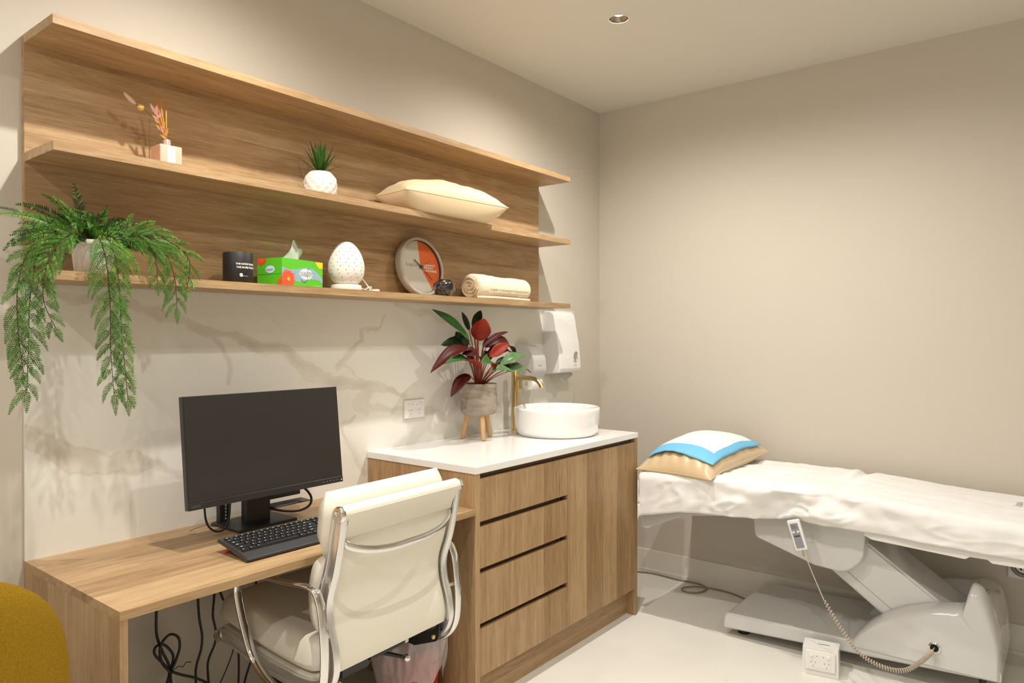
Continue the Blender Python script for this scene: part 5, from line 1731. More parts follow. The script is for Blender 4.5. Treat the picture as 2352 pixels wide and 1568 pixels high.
# ================================================================== red leaved plant
t = thing('red_leaved_plant', 'red and green leaved artificial plant in a concrete pot on three wooden legs', 'potted plant', (2.500, 2.165, 0.9))
bm = nb(); lathe(bm, [(0, 0.112), (0.060, 0.112), (0.076, 0.118), (0.0835, 0.132), (0.0845, 0.16), (0.0845, 0.255), (0.0825, 0.257), (0.0785, 0.255), (0.0775, 0.235), (0, 0.235)], 64)
obj('pot', bm, M_concrete, t, local=True, smooth=40)
bm = nb(); lathe(bm, [(0, 0.236), (0.077, 0.236), (0.05, 0.246), (0, 0.248)], 32); obj('soil', bm, M_soil, t, local=True)
for k, a in enumerate((238, 355, 128)):
    d = Vector((math.cos(R(a)), math.sin(R(a)), 0))
    bm = nb(); tube(bm, [d * 0.076 + Vector((0, 0, 0.0003)), d * 0.050 + Vector((0, 0, 0.118))], [0.0100, 0.0120], 18)
    for v in bm.verts:
        if v.co.z < 0.03: v.co.z = max(v.co.z, 0.0004)
    obj('leg', bm, M_legwood, t, local=True, smooth=40)


def leaf(base_, tip, wd, topm, botm, arch=0.02, fold=0.25, nrm=(0, 0, 1), stem=True, roll=0.0, n=12):
    """broad pointed leaf with midrib fold, curved, two coloured sides, plus its stem"""
    b0, t0 = Vector(base_), Vector(tip)
    wd *= 0.86
    nr = Vector(nrm).normalized()
    d = t0 - b0
    side = d.cross(nr).normalized()
    up = side.cross(d).normalized()
    bm = nb()
    top, bot = [], []
    m = 6
    for i in range(n + 1):
        s = i / n
        wloc = wd * (math.sin(PI * s ** 0.80)) ** 0.75 if 0 < s < 1 else 0.0
        wloc = max(wloc, wd * 0.015)
        c = b0 + d * s + up * (arch * math.sin(PI * s)) - Vector((0, 0, 0.04 * d.length * s ** 3))
        rt, rb = [], []
        for k in range(m + 1):
            u = -1 + 2 * k / m
            h = abs(u) ** 1.15 * fold * wloc * 0.9 + 0.05 * wloc * math.sin(9 * s + 2 * u) * abs(u)
            ca, sa = math.cos(roll * s), math.sin(roll * s)
            q = c + (side * ca + up * sa) * (u * wloc / 2) + (up * ca - side * sa) * h
            rt.append(bm.verts.new(q + up * 0.0003)); rb.append(bm.verts.new(q - up * 0.0003))
        top.append(rt); bot.append(rb)
    for i in range(n):
        for k in range(m):
            bm.faces.new((top[i][k], top[i + 1][k], top[i + 1][k + 1], top[i][k + 1])).material_index = 0
            bm.faces.new((bot[i][k], bot[i][k + 1], bot[i + 1][k + 1], bot[i + 1][k])).material_index = 1
        bm.faces.new((top[i][0], bot[i][0], bot[i + 1][0], top[i + 1][0])).material_index = 1
        bm.faces.new((top[i][m], top[i + 1][m], bot[i + 1][m], bot[i][m])).material_index = 1
    fix(bm)
    # material by geometry: recompute which side is up
    for f in bm.faces:
        f.normal_update()
        f.material_index = 0 if f.normal.dot(up) > 0 else 1
    lf = obj('leaf', bm, [topm, botm], t, smooth=180)
    if stem:
        root = Vector((2.500, 2.165, 1.145)) + Vector(((b0.x - 2.5) * 0.14, (b0.y - 2.165) * 0.14, 0))
        mid = Vector((root.x * 0.6 + b0.x * 0.4, root.y * 0.6 + b0.y * 0.4, root.z * 0.35 + b0.z * 0.65))
        bm = nb(); tube(bm, curve_to(root, b0 + d * 0.04, mid, 10), [0.0034 - 0.0016 * i / 10 for i in range(11)], 8)
        obj('stem', bm, M_stemr, lf, smooth=180)


FR = (-0.62, -0.75, 0.25)
leaf((2.398, 2.130, 1.352), (2.178, 2.150, 1.500), 0.050, M_leafg, M_leafd, 0.012, 0.2, (-0.5, -0.6, 0.7), roll=0.5)
leaf((2.462, 2.135, 1.352), (2.448, 2.085, 1.458), 0.108, M_leafr, M_leafr, 0.010, -0.15, FR, n=14)
leaf((2.452, 2.18, 1.40), (2.412, 2.19, 1.490), 0.030, M_leafd, M_leafdr, 0.0, 0.2, FR)
leaf((2.478, 2.18, 1.41), (2.545, 2.19, 1.500), 0.050, M_leafd, M_leafdr, 0.006, 0.2, FR)
leaf((2.478, 2.12, 1.325), (2.640, 2.100, 1.402), 0.036, M_leafdr, M_leafr, 0.012, 0.3, (0.3, -0.5, 0.9))
leaf((2.400, 2.16, 1.315), (2.245, 2.16, 1.342), 0.085, M_leafd, M_leafdr, 0.014, 0.2, (-0.3, -0.75, 0.6))
leaf((2.410, 2.18, 1.315), (2.350, 2.17, 1.400), 0.080, M_leafd, M_leafd, 0.010, 0.2, FR)
leaf((2.425, 2.13, 1.305), (2.128, 2.11, 1.232), 0.080, M_leafdr, M_leafr, 0.045, 0.25, (0.1, -0.45, 0.9))
leaf((2.415, 2.08, 1.225), (2.160, 2.06, 1.268), 0.090, M_leafg, M_leafr, 0.025, 0.25, (0.15, -0.30, 0.95))
leaf((2.362, 2.10, 1.205), (2.215, 2.075, 1.122), 0.066, M_leafdr, M_leafr, 0.016, 0.15, (-0.7, -0.5, 0.45))
leaf((2.470, 2.06, 1.235), (2.345, 2.02, 1.262), 0.078, M_leafg, M_leafr, 0.026, 0.15, (-0.15, -0.65, 0.75))
leaf((2.500, 2.10, 1.280), (2.605, 2.07, 1.345), 0.060, M_leafr, M_leafr, 0.010, 0.2, (0, -0.8, 0.6))
leaf((2.535, 2.16, 1.320), (2.740, 2.14, 1.262), 0.090, M_leafdr, M_leafdr, 0.055, 0.25, (0.1, -0.55, 0.8))
leaf((2.520, 2.14, 1.270), (2.700, 2.12, 1.295), 0.080, M_leafdr, M_leafr, 0.03, 0.25, (0, -0.5, 0.85))
leaf((2.525, 2.06, 1.240), (2.690, 2.03, 1.285), 0.058, M_leafv, M_leafr, 0.022, 0.2, (0.0, -0.62, 0.78))
leaf((2.535, 2.07, 1.228), (2.665, 2.12, 1.255), 0.060, M_leafdr, M_leafdr, 0.01, 0.2, (0, -0.8, 0.5))
leaf((2.560, 2.05, 1.210), (2.715, 2.03, 1.208), 0.066, M_leafv, M_leafr, 0.024, 0.15, (0.0, -0.55, 0.85))
leaf((2.630, 2.12, 1.215), (2.825, 2.10, 1.200), 0.060, M_leafv, M_leafr, 0.020, 0.2, (0.0, -0.5, 0.85))
leaf((2.430, 2.03, 1.225), (2.560, 2.00, 1.212), 0.042, M_leafv, M_leafv, 0.012, 0.2, (0, -0.6, 0.8))
leaf((2.515, 2.16, 1.255), (2.590, 2.17, 1.300), 0.060, M_leafd, M_leafdr, 0.012, 0.2, FR)
leaf((2.470, 2.17, 1.250), (2.395, 2.15, 1.290), 0.070, M_leafdr, M_leafdr, 0.012, 0.2, (-.3, -.7, .5))
leaf((2.455, 2.19, 1.33), (2.36, 2.20, 1.375), 0.075, M_leafd, M_leafd, 0.012, 0.2, FR)
leaf((2.545, 2.18, 1.335), (2.66, 2.19, 1.30), 0.085, M_leafdr, M_leafdr, 0.02, 0.2, (0.1, -.7, .6))
leaf((2.44, 2.10, 1.262), (2.30, 2.09, 1.300), 0.080, M_leafdr, M_leafr, 0.022, 0.2, (-.2, -.6, .75))
leaf((2.500, 2.19, 1.36), (2.60, 2.20, 1.385), 0.045, M_leafdr, M_leafr, 0.01, 0.2, (0, -.7, .7))
leaf((2.53, 2.09, 1.25), (2.64, 2.07, 1.235), 0.060, M_leafd, M_leafdr, 0.014, 0.2, (0, -.7, .6))
bm = nb(); tube(bm, catmull([(2.490, 2.160, 1.145), (2.482, 2.155, 1.22), (2.468, 2.145, 1.30), (2.460, 2.138, 1.36)], 6), [0.0085, 0.0082, 0.008, 0.0076, 0.0072, 0.007, 0.0066, 0.0062, 0.006, 0.0055, 0.005, 0.0048, 0.0045, 0.0042, 0.004, 0.004, 0.0038, 0.0036, 0.0034], 10)
obj('main_stem', bm, M_stemr, t, smooth=180)

# ================================================================== treatment bed
BX0, BX1 = 3.105, 3.715
t = thing('treatment_bed', 'white electric treatment bed along the back wall', 'bed', (3.4, 0.6, 0))


def rbox(x0, x1, y0, y1, z0, z1, b, seg=4): return bbox(x0, x1, y0, y1, z0, z1, b, seg)


obj('head_section', rbox(BX0 + 0.028, BX1 - 0.015, 0.78, 1.652, 0.60, 0.698, 0.030), M_whiteg, t, smooth=50)
obj('leg_section', rbox(BX0 + 0.028, BX1 - 0.015, -0.42, 0.765, 0.585, 0.676, 0.030), M_whiteg, t, smooth=50)
# contoured underside of head end
bm = nb()
yz = roundpoly([(1.672, 0.62), (1.672, 0.435), (1.645, 0.430), (1.45, 0.525), (1.20, 0.560), (1.12, 0.570), (1.12, 0.62)], [0, .03, .03, .1, .1, .01, 0], 6)
sideprism(bm, yz, BX0 + 0.05, BX1 - 0.02); fix(bm)
obj('head_shell', bm, M_whiteg, t, bevel=0.006, smooth=50)
bm = nb()
yz = roundpoly([(0.66, 0.62), (0.66, 0.575), (0.63, 0.562), (0.315, 0.545), (0.30, 0.556), (0.245, 0.556), (0.232, 0.545), (-0.40, 0.545), (-0.42, 0.62)], [0, .01, .02, .01, .008, .008, .01, .02, 0], 4)
sideprism(bm, yz, BX0 + 0.014, BX1 - 0.02); fix(bm)
obj('leg_shell', bm, M_white, t, bevel=0.004, smooth=50)
# upper bracket
bm = nb()
yz = roundpoly([(1.135, 0.60), (1.125, 0.475), (0.87, 0.395), (0.74, 0.385), (0.675, 0.455), (0.668, 0.60)], [0.0, 0.03, 0.05, 0.10, 0.10, 0.0], 10)
sideprism(bm, yz, 3.190, 3.560); fix(bm)
obj('upper_bracket', bm, M_whiteg, t, bevel=0.012, seg=4, smooth=50)
# slanted lift arm
def slab_arm(x0, x1, up_, lo_, b):
    bm = nb()
    yz = [up_[0], up_[1], lo_[1], lo_[0]]
    sideprism(bm, yz, x0, x1); fix(bm)
    bmesh.ops.bevel(bm, geom=[e for e in bm.edges if abs((e.verts[0].co - e.verts[1].co).x) < 1e-4 and (e.verts[0].co - e.verts[1].co).length > 0.3], offset=b, segments=4, affect='EDGES')
    return bm
obj('lift_arm', slab_arm(3.250, 3.520, ((0.735, 0.555), (0.265, 0.222)), ((0.855, 0.400), (0.45, 0.105)), 0.010), M_whiteg, t, smooth=50)
bm = nb()
a0_, a1_ = Vector((0, 0.815, 0.425)), Vector((0, 0.46, 0.170))
for xq in (3.2490,):
    tube(bm, [Vector((xq + 0.0006, a0_.y, a0_.z)), Vector((xq + 0.0006, a1_.y, a1_.z))], 0.0009, 6)
obj('panel_joint', bm, M_greyc, t)
# base tray
bm = nb()
yz = roundpoly([(1.262, 0.036), (1.255, 0.108), (0.70, 0.122), (0.50, 0.130), (0.205, 0.140), (0.205, 0.094)], [0.012, 0.030, 0.05, 0.02, 0.02, 0.01], 6)
sideprism(bm, yz, 3.172, 3.690); fix(bm)
ed = [e for e in bm.edges if len(e.link_faces) == 2 and e.calc_face_angle(0) > R(50)]
bmesh.ops.bevel(bm, geom=ed, offset=0.018, segments=5, affect='EDGES', clamp_overlap=True)
obj('base_tray', bm, M_whiteg, t, smooth=50)
for y in (1.20, 0.27):
    for x in (3.265, 3.63):
        bm = nb(); lathe(bm, [(0, 0.0), (0.026, 0.0), (0.028, 0.006), (0.024, 0.03), (0.012, 0.034), (0.012, 0.105), (0, 0.105)], 24, Matrix.Translation((x, y, 0)))
        obj('foot', bm, M_black, t, smooth=40)
# rear motor cover: rounded shell with a slot the arm drops into
def cover_slice(x, infl):
    """yz outline of the cover at x; infl 0..1 = how full (rounded flanks)"""
    pts = [(0.735, 0.100), (0.700, 0.150), (0.650, 0.205), (0.585, 0.255), (0.518, 0.290), (0.444, 0.318), (0.371, 0.336), (0.326, 0.348), (0.316, 0.382), (0.305, 0.420), (0.288, 0.430), (0.262, 0.410), (0.238, 0.350), (0.212, 0.250), (0.205, 0.170), (0.205, 0.100)]
    cy_, cz_ = 0.40, 0.105
    out = []
    for y, z in pts:
        out.append((cy_ + (y - cy_) * (1 - 0.16 * (1 - infl)), cz_ + (z - cz_) * (1 - 0.34 * (1 - infl))))
    return out


def cover_part(xs, infls):
    bm = nb()
    rings = []
    for x, f in zip(xs, infls):
        cc = catmull([(x, y, z) for y, z in cover_slice(x, f)], 4)
        rings.append([bm.verts.new(p) for p in cc])
    m = len(rings[0])
    for a, b in zip(rings, rings[1:]):
        for k in range(m - 1): bm.faces.new((a[k], a[k + 1], b[k + 1], b[k]))
        bm.faces.new((a[-1], a[0], b[0], b[-1]))
    bm.faces.new(rings[0][::-1]); bm.faces.new(rings[-1])
    fix(bm)
    return bm


xs = [3.166, 3.169, 3.176, 3.188, 3.204, 3.222, 3.245]
inf = [0.55, 0.66, 0.78, 0.88, 0.95, 0.99, 1.0]
obj('motor_cover', cover_part(xs, inf), M_whiteg, t, smooth=40)
xs2 = [3.527, 3.58, 3.635, 3.670, 3.690]
far_cover = cover_part(xs2, [1.0, 0.99, 0.93, 0.78, 0.6])
for v in far_cover.verts:
    if v.co.z > 0.315: v.co.z = 0.315 + (v.co.z - 0.315) * 0.15
obj('motor_cover', far_cover, M_whiteg, t, smooth=40)
bm = nb()
yz = [(0.32, 0.13), (0.258, 0.225), (0.270, 0.395), (0.255, 0.388), (0.229, 0.328), (0.211, 0.25), (0.206, 0.13)]
sideprism(bm, yz, 3.2449, 3.5271)
for v in bm.verts:
    if v.co.x > 3.4 and v.co.z > 0.315: v.co.z = 0.315 + (v.co.z - 0.315) * 0.15
fix(bm)
obj('cover_bridge', bm, M_whiteg, t, smooth=40)
bm = bx(3.2452, 3.5268, 0.262, 0.60, 0.135, 0.150)
obj('arm_well', bm, M_dark, t)
Mp = Matrix.Translation((3.1665, 0.418, 0.173)) @ Matrix.Rotation(R(-90), 4, 'Y')
bm = nb(); lathe(bm, [(0.0125, 0.001), (0.0125, 0.006), (0.016, 0.009), (0.0215, 0.006), (0.022, -0.004), (0.02, -0.012), (0.0125, -0.012)], 40, Mp)
obj('port_ring', bm, M_chrome, t, smooth=50)
bm = nb(); lathe(bm, [(0, 0.0022), (0.0126, 0.0022), (0.0126, -0.01), (0, -0.01)], 30, Mp); obj('port_socket', bm, M_dark, t)

# sheet --------------------------------------------------------------
def tops(y):
    return float(np.interp(y, [-0.45, 0.10, 0.34, 0.60, 0.72, 0.765, 0.80, 0.90, 1.10, 1.30, 1.70], [0.690, 0.698, 0.706, 0.726, 0.735, 0.722, 0.734, 0.736, 0.738, 0.732, 0.716]))


def hem(y):
    return float(np.interp(y, [-0.45, 0.13, 0.34, 0.62, 0.86, 0.93, 1.09, 1.30, 1.44, 1.55, 1.69], [0.572, 0.579, 0.584, 0.594, 0.597, 0.603, 0.579, 0.566, 0.553, 0.530, 0.496]))


bm = nb()
ny, ns = 230, 64
ya, yb2 = 1.655, -0.45
rows = []
for i in range(ny + 1):
    y = ya + (yb2 - ya) * i / ny
    zt, zh = tops(y), hem(y)
    row = []
    for k in range(ns + 1):
        s = k / ns
        # path: 0..0.28 up the near side, 0.28..0.40 round corner, 0.40..0.92 top, rest down far side
        if s < 0.22:
            f = s / 0.22
            z = zh + (zt - 0.040 - zh) * f
            x = BX0 - 0.006 + 0.004 * f
            sidew, topw = 1.0, 0.0
        elif s < 0.36:
            f = (s - 0.22) / 0.14
            a = f * PI / 2
            x = BX0 - 0.002 + 0.044 * (1 - math.cos(a)); z = zt - 0.040 + 0.040 * math.sin(a)
            sidew, topw = math.cos(a), math.sin(a)
        elif s < 0.92:
            f = (s - 0.36) / 0.56
            x = BX0 + 0.042 + (BX1 - 0.035 - BX0 - 0.042) * f
            z = zt + 0.006 * math.sin(PI * f)
            sidew, topw = 0.0, 1.0
        else:
            f = (s - 0.92) / 0.08
            a = f * PI / 2
            x = BX1 - 0.035 + 0.030 * math.sin(a); z = zt - 0.030 * (1 - math.cos(a)) - 0.03 * f
            sidew, topw = 0.0, 0.5
        # drape folds
        fold = 0.010 * noise.noise(Vector((y * 7.5, s * 7, 0.3))) + 0.006 * noise.noise(Vector((y * 18, s * 9, 4.0)))
        big = 0.016 * max(0, noise.noise(Vector((y * 5.2 + 3.1, s * 5.0, 9.0))))
        mid_amp = math.exp(-((y - 1.0) / 0.38) ** 2)
        fin = 0.0018 * noise.noise(Vector((y * 40, s * 30, 2.0)))
        amp = 0.5 + 1.9 * mid_amp
        crs = 1 - abs(noise.noise(Vector((y * 6.5 + s * 5, s * 7 - y * 2, 7.7)))) * 5.5
        crease = 0.011 * max(0, crs) ** 1.5 * (0.25 + mid_amp)
        dx = -(fold * amp + big * amp * 1.2 + crease) * (sidew)
        tn = 0.0085 * noise.noise(Vector((y * 9 + s * 14, s * 16 - y * 3, 5.5))) * (0.6 + 0.8 * mid_amp) + fin
        dz = topw * (tn + 0.35 * crease)
        # raised rumple where the two sections meet
        rum = math.exp(-((y - (0.80 + 0.10 * (s - 0.9))) / 0.022) ** 2) * (0.012 if s > 0.6 else 0.004) * topw
        row.append(bm.verts.new((x + dx, y + 0.004 * math.sin(s * 9) * sidew, z + dz + rum + (0.004 * noise.noise(Vector((y * 6, 0, 1))) if k == 0 else 0))))
    rows.append(row)
for i in range(ny):
    for k in range(ns): bm.faces.new((rows[i][k], rows[i + 1][k], rows[i + 1][k + 1], rows[i][k + 1]))
# head end drop
prev_ = rows[0]
for q in range(1, 6):
    cur = [bm.verts.new((v.co.x, ya + 0.0015 * q, v.co.z - 0.004 * q)) for v in rows[0]]
    for k in range(ns): bm.faces.new((prev_[k], prev_[k + 1], cur[k + 1], cur[k]))
    prev_ = cur
fix(bm)
sheet_pts = [v.co.copy() for v in bm.verts]
o = obj('bed_sheet', bm, M_sheet, None, 'white disposable sheet draped over the treatment bed', 'sheet', smooth=180, loc=(3.4, 0.6, 0.7))
md = o.modifiers.new('thick', 'SOLIDIFY'); md.thickness = 0.0016; md.offset = 1
tx = textbm('VM080J', 0.030, 0.0001, M=Matrix.Translation((3.47, 0.168, 0)) @ Matrix.Rotation(R(180), 4, 'Z'))
near_ = [p for p in sheet_pts if abs(p.y - 0.15) < 0.06 and 3.3 < p.x < 3.65]
for v in tx.verts: v.co.z = max(p.z for p in sorted(near_, key=lambda p: (p.x - v.co.x) ** 2 + (p.y - v.co.y) ** 2)[:3]) + 0.0019 + (0.0002 if v.co.z > 0 else 0)
o2 = obj('sheet_print', tx, plain('faint_grey_print', (0.50, 0.47, 0.42, 1), 0.8), o)

# pillow on the bed --------------------------------------------------
PX, PY = 3.400, 1.452
t = thing('bed_pillow', 'gold satin pillow on the head of the treatment bed, under the blue pad', 'pillow', (PX, PY, 0.722), R(-6))
SX, SY, T_, SG = 0.302, 0.200, 0.158, 0.26
bm, P_ = cushion_bm(SX, SY, T_, seed=8, wr=3.2, sag=SG, pinch=0.05, pw=2.3)
def pill(p):
    """slump: near-room edge sags over the side of the mattress, wall edge rides up"""
    u = p.x / SX
    p = p.copy()
    p.z += 0.022 * u - 0.016 * max(0, -u - 0.6) / 0.4
    return p
for v in bm.verts: v.co = pill(v.co)
obj('cover', bm, M_satin, t, local=True, smooth=180)
bm = nb(); tube(bm, [pill(p) for p in edge_loop(P_, T_, SG)], 0.0028, 8, closed=True)
obj('piping', bm, M_satin, t, local=True, smooth=180)
# absorbent pad following the pillow top
bm = nb()
nu = 40
ux0, ux1, vx0, vx1 = -0.84, 0.80, -0.93, 0.84
rows = []
_b, P_sm = cushion_bm(SX, SY, T_, n=6, seed=8, wr=0.35, sag=SG, pinch=0.05, pw=2.3)
_b.free()
def ptop(u, v): return pill(P_sm(u, v, 1) + Vector((0, 0, T_ * SG + 0.0045)))
for i in range(nu + 1):
    row = []
    for j in range(nu + 1):
        u = ux0 + (ux1 - ux0) * i / nu; v = vx0 + (vx1 - vx0) * j / nu
        uu = max(-0.985, min(0.985, u)); vv = max(-0.985, min(0.985, v))
        p = ptop(uu, vv)
        e = max(0, (-u - 0.60)) ; 
        lift = 0.004 + 0.045 * e * (1 + 0.7 * math.sin(v * 4.2 + 0.6))
        ev = max(0, -v - 0.80); lift += 0.05 * ev
        p.z += lift + 0.0015 * math.sin(u * 9)
        row.append(bm.verts.new(p))
    rows.append(row)
for i in range(nu):
    for j in range(nu):
        f = bm.faces.new((rows[i][j], rows[i + 1][j], rows[i + 1][j + 1], rows[i][j + 1]))
        f.material_index = 1 if (i < 6 or i >= nu - 3 or j < 4 or j >= nu - 2) else 0
fix(bm)
up_ok = sum(f.normal.z for f in bm.faces)
bm.transform(Matrix.Translation((PX, PY, 0.722)) @ Matrix.Rotation(R(-6), 4, 'Z'))
o = obj('absorbent_pad', bm, [M_pad, M_blue], None, 'blue bordered white absorbent pad laid over the gold pillow', 'pad', smooth=180, loc=(PX, PY, 0.85))
md = o.modifiers.new('thick', 'SOLIDIFY'); md.thickness = 0.0016; md.offset = 1

# handset ------------------------------------------------------------
ha, hb = Vector((3.079, 0.9235, 0.605)), Vector((3.079, 0.8870, 0.490))
t = thing('bed_remote', 'white handset with grey keypad hanging from the bed side by a coiled cord', 'remote control', ha)
axis = (hb - ha).normalized()
sidev = Vector((0, 1, 0)) - axis * axis.y; sidev.normalize()
outv = Vector((-1, 0, 0))
MR = Matrix((( -sidev.x, -axis.x, outv.x, ha.x), (-sidev.y, -axis.y, outv.y, ha.y), (-sidev.z, -axis.z, outv.z, ha.z), (0, 0, 0, 1)))
HL = (hb - ha).length + 0.006
def rm(nm, bm, mat, **k):
    bm.transform(MR); return obj(nm, bm, mat, t, **k)
rm('body', bbox(-0.0255, 0.0255, -HL, 0.0, -0.009, 0.010, 0.005, 3), M_white, smooth=40)
rm('keypad', bx(-0.0165, 0.0165, -HL + 0.010, -0.014, 0.0095, 0.0108), M_lens)
for s in (-1, 1):
    bm = nb(); lathe(bm, [(0, 0.0105), (0.0048, 0.0105), (0.0045, 0.0135), (0, 0.014)], 20, Matrix.Translation((s * 0.0095, -0.050, 0)))
    rm('button', bm, M_white, smooth=40)
rm('label_window', bx(-0.011, 0.011, -0.070, -0.064, 0.0106, 0.0112), M_darkgrey)
bm = nb()
for k in range(3): box(bm, -0.013, 0.007, -0.024 - k * 0.005, -0.0228 - k * 0.005, 0.0106, 0.0111)
o = rm('printed_lines', bm, M_darkgrey); o['kind'] = 'stuff'
bm = nb()
for k in range(5): lathe(bm, [(0.003, 0), (0.0052, 0.001), (0.0052, 0.003), (0.003, 0.004)], 14, Matrix.Translation(hb + axis * (0.010 + k * 0.0048)) @ axis.to_track_quat('Z', 'Y').to_matrix().to_4x4())
obj('strain_relief', bm, M_cord, t, smooth=40)
cp = [hb + axis * 0.004, (3.074, 0.875, 0.470), (3.060, 0.837, 0.395), (3.030, 0.790, 0.318)]
coil = catmull([(3.030, 0.790, 0.318), (3.012, 0.722, 0.225), (3.000, 0.647, 0.146), (3.000, 0.563, 0.116), (3.030, 0.496, 0.113), (3.090, 0.448, 0.142), (3.150, 0.422, 0.166)], 30)
# resample evenly
Ls = [0.0]
for a, b in zip(coil, coil[1:]): Ls.append(Ls[-1] + (b - a).length)
tot = Ls[-1]
def at_len(s):
    s = max(0, min(tot, s))
    j = next((q for q in range(len(Ls) - 1) if Ls[q + 1] >= s), len(Ls) - 2)
    f = (s - Ls[j]) / max(1e-9, Ls[j + 1] - Ls[j])
    return coil[j].lerp(coil[j + 1], f), (coil[j + 1] - coil[j]).normalized()
turns = 62
pts = catmull(cp, 8)[:-1]
NPT = turns * 12
ph = 0.0
for q in range(NPT + 1):
    f = q / NPT
    # coils tighten toward the bed end
    s = tot * (f * 1.55 - 0.55 * f * f)
    p, d = at_len(s)
    a_ = d.cross(Vector((1, 0, 0.2))).normalized(); b_ = d.cross(a_)
    r = 0.0072 * min(1, f * 30 + 0.1) * min(1, (1 - f) * 30 + 0.15) * (0.85 + 0.25 * f)
    th = 2 * PI * turns * f
    pts.append(p + a_ * (r * math.cos(th)) + b_ * (r * math.sin(th)))
pts.append(Vector((3.166, 0.418, 0.173)))
bm = nb(); tube(bm, pts, 0.0021, 7)
obj('coiled_cord', bm, M_cord, t, smooth=180)

cable('floor_cable', 'thin grey cable looping on the floor between cabinet and bed base', [(3.70, 2.02, 0.006), (3.735, 1.92, 0.006), (3.735, 1.84, 0.006), (3.728, 1.74, 0.006), (3.735, 1.63, 0.006), (3.70, 1.565, 0.006), (3.62, 1.565, 0.006), (3.575, 1.62, 0.006), (3.605, 1.665, 0.008), (3.67, 1.62, 0.010), (3.71, 1.54, 0.006), (3.71, 1.45, 0.006), (3.68, 1.36, 0.006), (3.62, 1.27, 0.010), (3.56, 1.20, 0.030)], 0.0042, M_greyc)

# ================================================================== mustard tub chair
t = thing('tub_chair', 'mustard yellow woven fabric tub chair beside the desk end', 'chair', (0.262, 1.765, 0), R(78))


def tub_back(t0, t1, r_out, th, z0, ztop, n=56):
    """fat upholstered wall with a fully rounded top, opening toward local +x"""
    bm = nb()
    rings = []
    for i in range(n + 1):
        f = i / n
        a = t0 + (t1 - t0) * f
        e = min(f, 1 - f) / 0.06
        endr = math.sqrt(max(0, 1 - (1 - min(1, e)) ** 2))
        zt = ztop(f) - 0.05 * (1 - endr)
        T = th * (0.35 + 0.65 * endr)
        rc = r_out - th / 2
        sec = []
        for q in range(15):
            g_ = q / 14
            sec.append((rc + T / 2 - 0.045 * (1 - g_) ** 2 - 0.05 * max(0, g_ - 0.6) ** 2, z0 + (zt - 0.13 - z0) * g_))
        for q in range(1, 16):
            b_ = PI * q / 16
            sec.append((rc - 0.010 + (T / 2) * math.cos(b_), zt - 0.13 + 0.13 * math.sin(b_) ** 0.9))
        for q in range(15):
            g_ = 1 - q / 14
            sec.append((rc - T / 2, z0 + (zt - 0.13 - z0) * g_))
        rings.append([bm.verts.new((r * math.cos(a), r * math.sin(a), z)) for r, z in sec])
    m = len(rings[0])
    for A, B in zip(rings, rings[1:]):
        for k in range(m - 1): bm.faces.new((A[k], A[k + 1], B[k + 1], B[k]))
        bm.faces.new((A[-1], A[0], B[0], B[-1]))
    bm.faces.new(rings[0][::-1]); bm.faces.new(rings[-1])
    return fix(bm)


zt = lambda f: 0.66 + 0.330 * math.sin(PI * min(1, max(0, f))) ** 0.9
obj('back_shell', tub_back(R(62), R(298), 0.362, 0.125, 0.17, zt), M_mustard, t, local=True, smooth=180)
bm = nb(); lathe(bm, [(0, 0.19), (0.215, 0.19), (0.228, 0.22), (0.228, 0.40), (0.212, 0.435), (0.16, 0.450), (0, 0.455)], 56, Matrix.Translation((0.01, 0, 0)))
obj('seat_cushion', bm, M_mustard, t, local=True, smooth=60)
for a in (45, 135, 225, 315):
    bm = nb(); d = Vector((math.cos(R(a)), math.sin(R(a)), 0))
    tube(bm, [d * 0.25 + Vector((0, 0, 0.001)), d * 0.19 + Vector((0, 0, 0.21))], [0.011, 0.017], 16)
    obj('leg', bm, M_legwood, t, local=True, smooth=40)

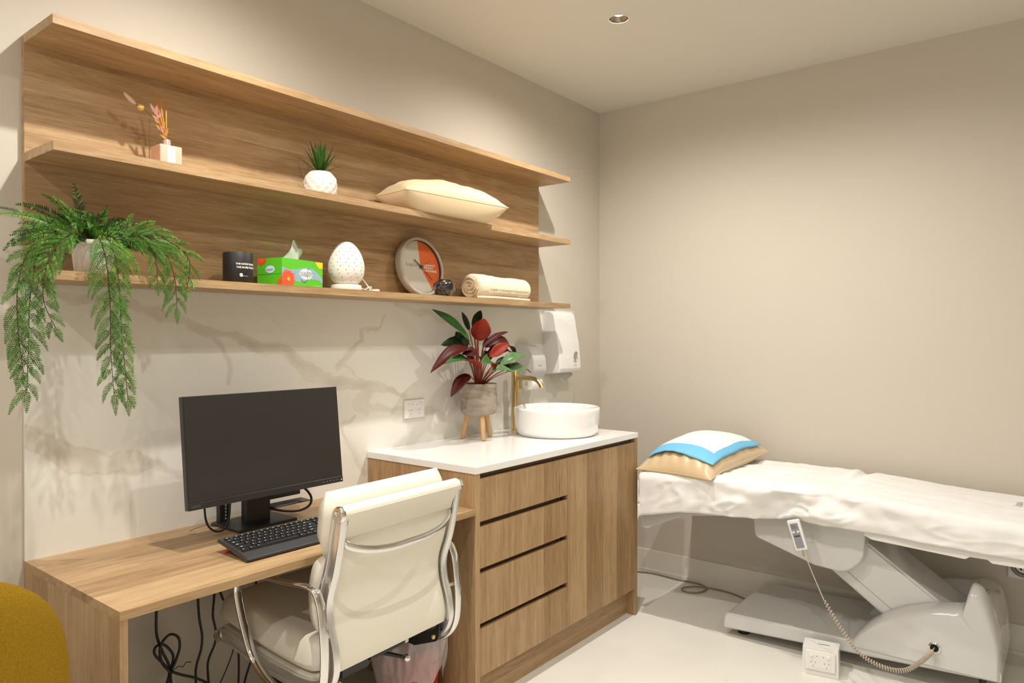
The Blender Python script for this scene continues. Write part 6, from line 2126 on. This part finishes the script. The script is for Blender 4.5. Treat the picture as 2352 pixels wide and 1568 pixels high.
# ================================================================== waste bin with liner
t = thing('waste_bin', 'red round plastic waste bin under the desk against the cabinet', 'bin', (1.788, 1.880, 0))
bm = nb(); lathe(bm, [(0, 0), (0.090, 0), (0.094, 0.004), (0.112, 0.262), (0.117, 0.266), (0.117, 0.273), (0.110, 0.273), (0.092, 0.010), (0, 0.008)], 64)
obj('bucket', bm, M_red, t, local=True, smooth=40)
bm = nb()
na, nz_ = 150, 56
rings = []
for j in range(nz_ + 1):
    g_ = j / nz_
    ring = []
    for k in range(na):
        a = 2 * PI * k / na
        # skirt outside the bucket up to the rim, then ballooning folds that gather above it
        ca, sa = math.cos(a), math.sin(a)
        if g_ < 0.45:
            q = g_ / 0.45
            z = 0.150 + 0.140 * q + 0.085 * noise.noise(Vector((ca * 1.9, sa * 1.9, 3))) * (1 - q)
            r = 0.116 + 0.018 * q
        else:
            q = (g_ - 0.45) / 0.55
            z = 0.290 + 0.140 * math.sin(q * PI / 2)
            r = 0.132 * math.cos(q * PI / 2 * 0.95) + 0.004
        rid = lambda f, o: 1 - 2 * abs(noise.noise(Vector((ca * f + o, sa * f, g_ * f * 0.8 + o))))
        fold = 0.016 * rid(2.6, 1.0) + 0.010 * rid(5.5, 7.0) + 0.004 * rid(12, 3.0) - 0.010
        fold += 0.018 * noise.noise(Vector((ca * 1.6, sa * 1.6, g_ * 2 + 9)))
        r = max(r + fold * (0.4 + 0.9 * min(1, g_ * 2)), 0.119 if g_ < 0.42 else 0.004)
        if r > 0.138: r = 0.138 + (r - 0.138) * 0.35
        z += (0.035 * noise.noise(Vector((ca * 2.4 + 5, sa * 2.4, g_ * 4))) + 0.012 * rid(5, 2.0)) * (0.2 + g_)
        ring.append(bm.verts.new((r * math.cos(a), r * math.sin(a), z)))
    rings.append(ring)
for j in range(nz_):
    for k in range(na): bm.faces.new((rings[j][k], rings[j][(k + 1) % na], rings[j + 1][(k + 1) % na], rings[j + 1][k]))
bm.transform(Matrix.Translation((1.788, 1.880, 0)))
obj('bin_liner', bm, M_bag, None, 'crumpled thin white plastic bag lining the red bin', 'plastic bag', smooth=180, loc=(1.788, 1.880, 0.3))
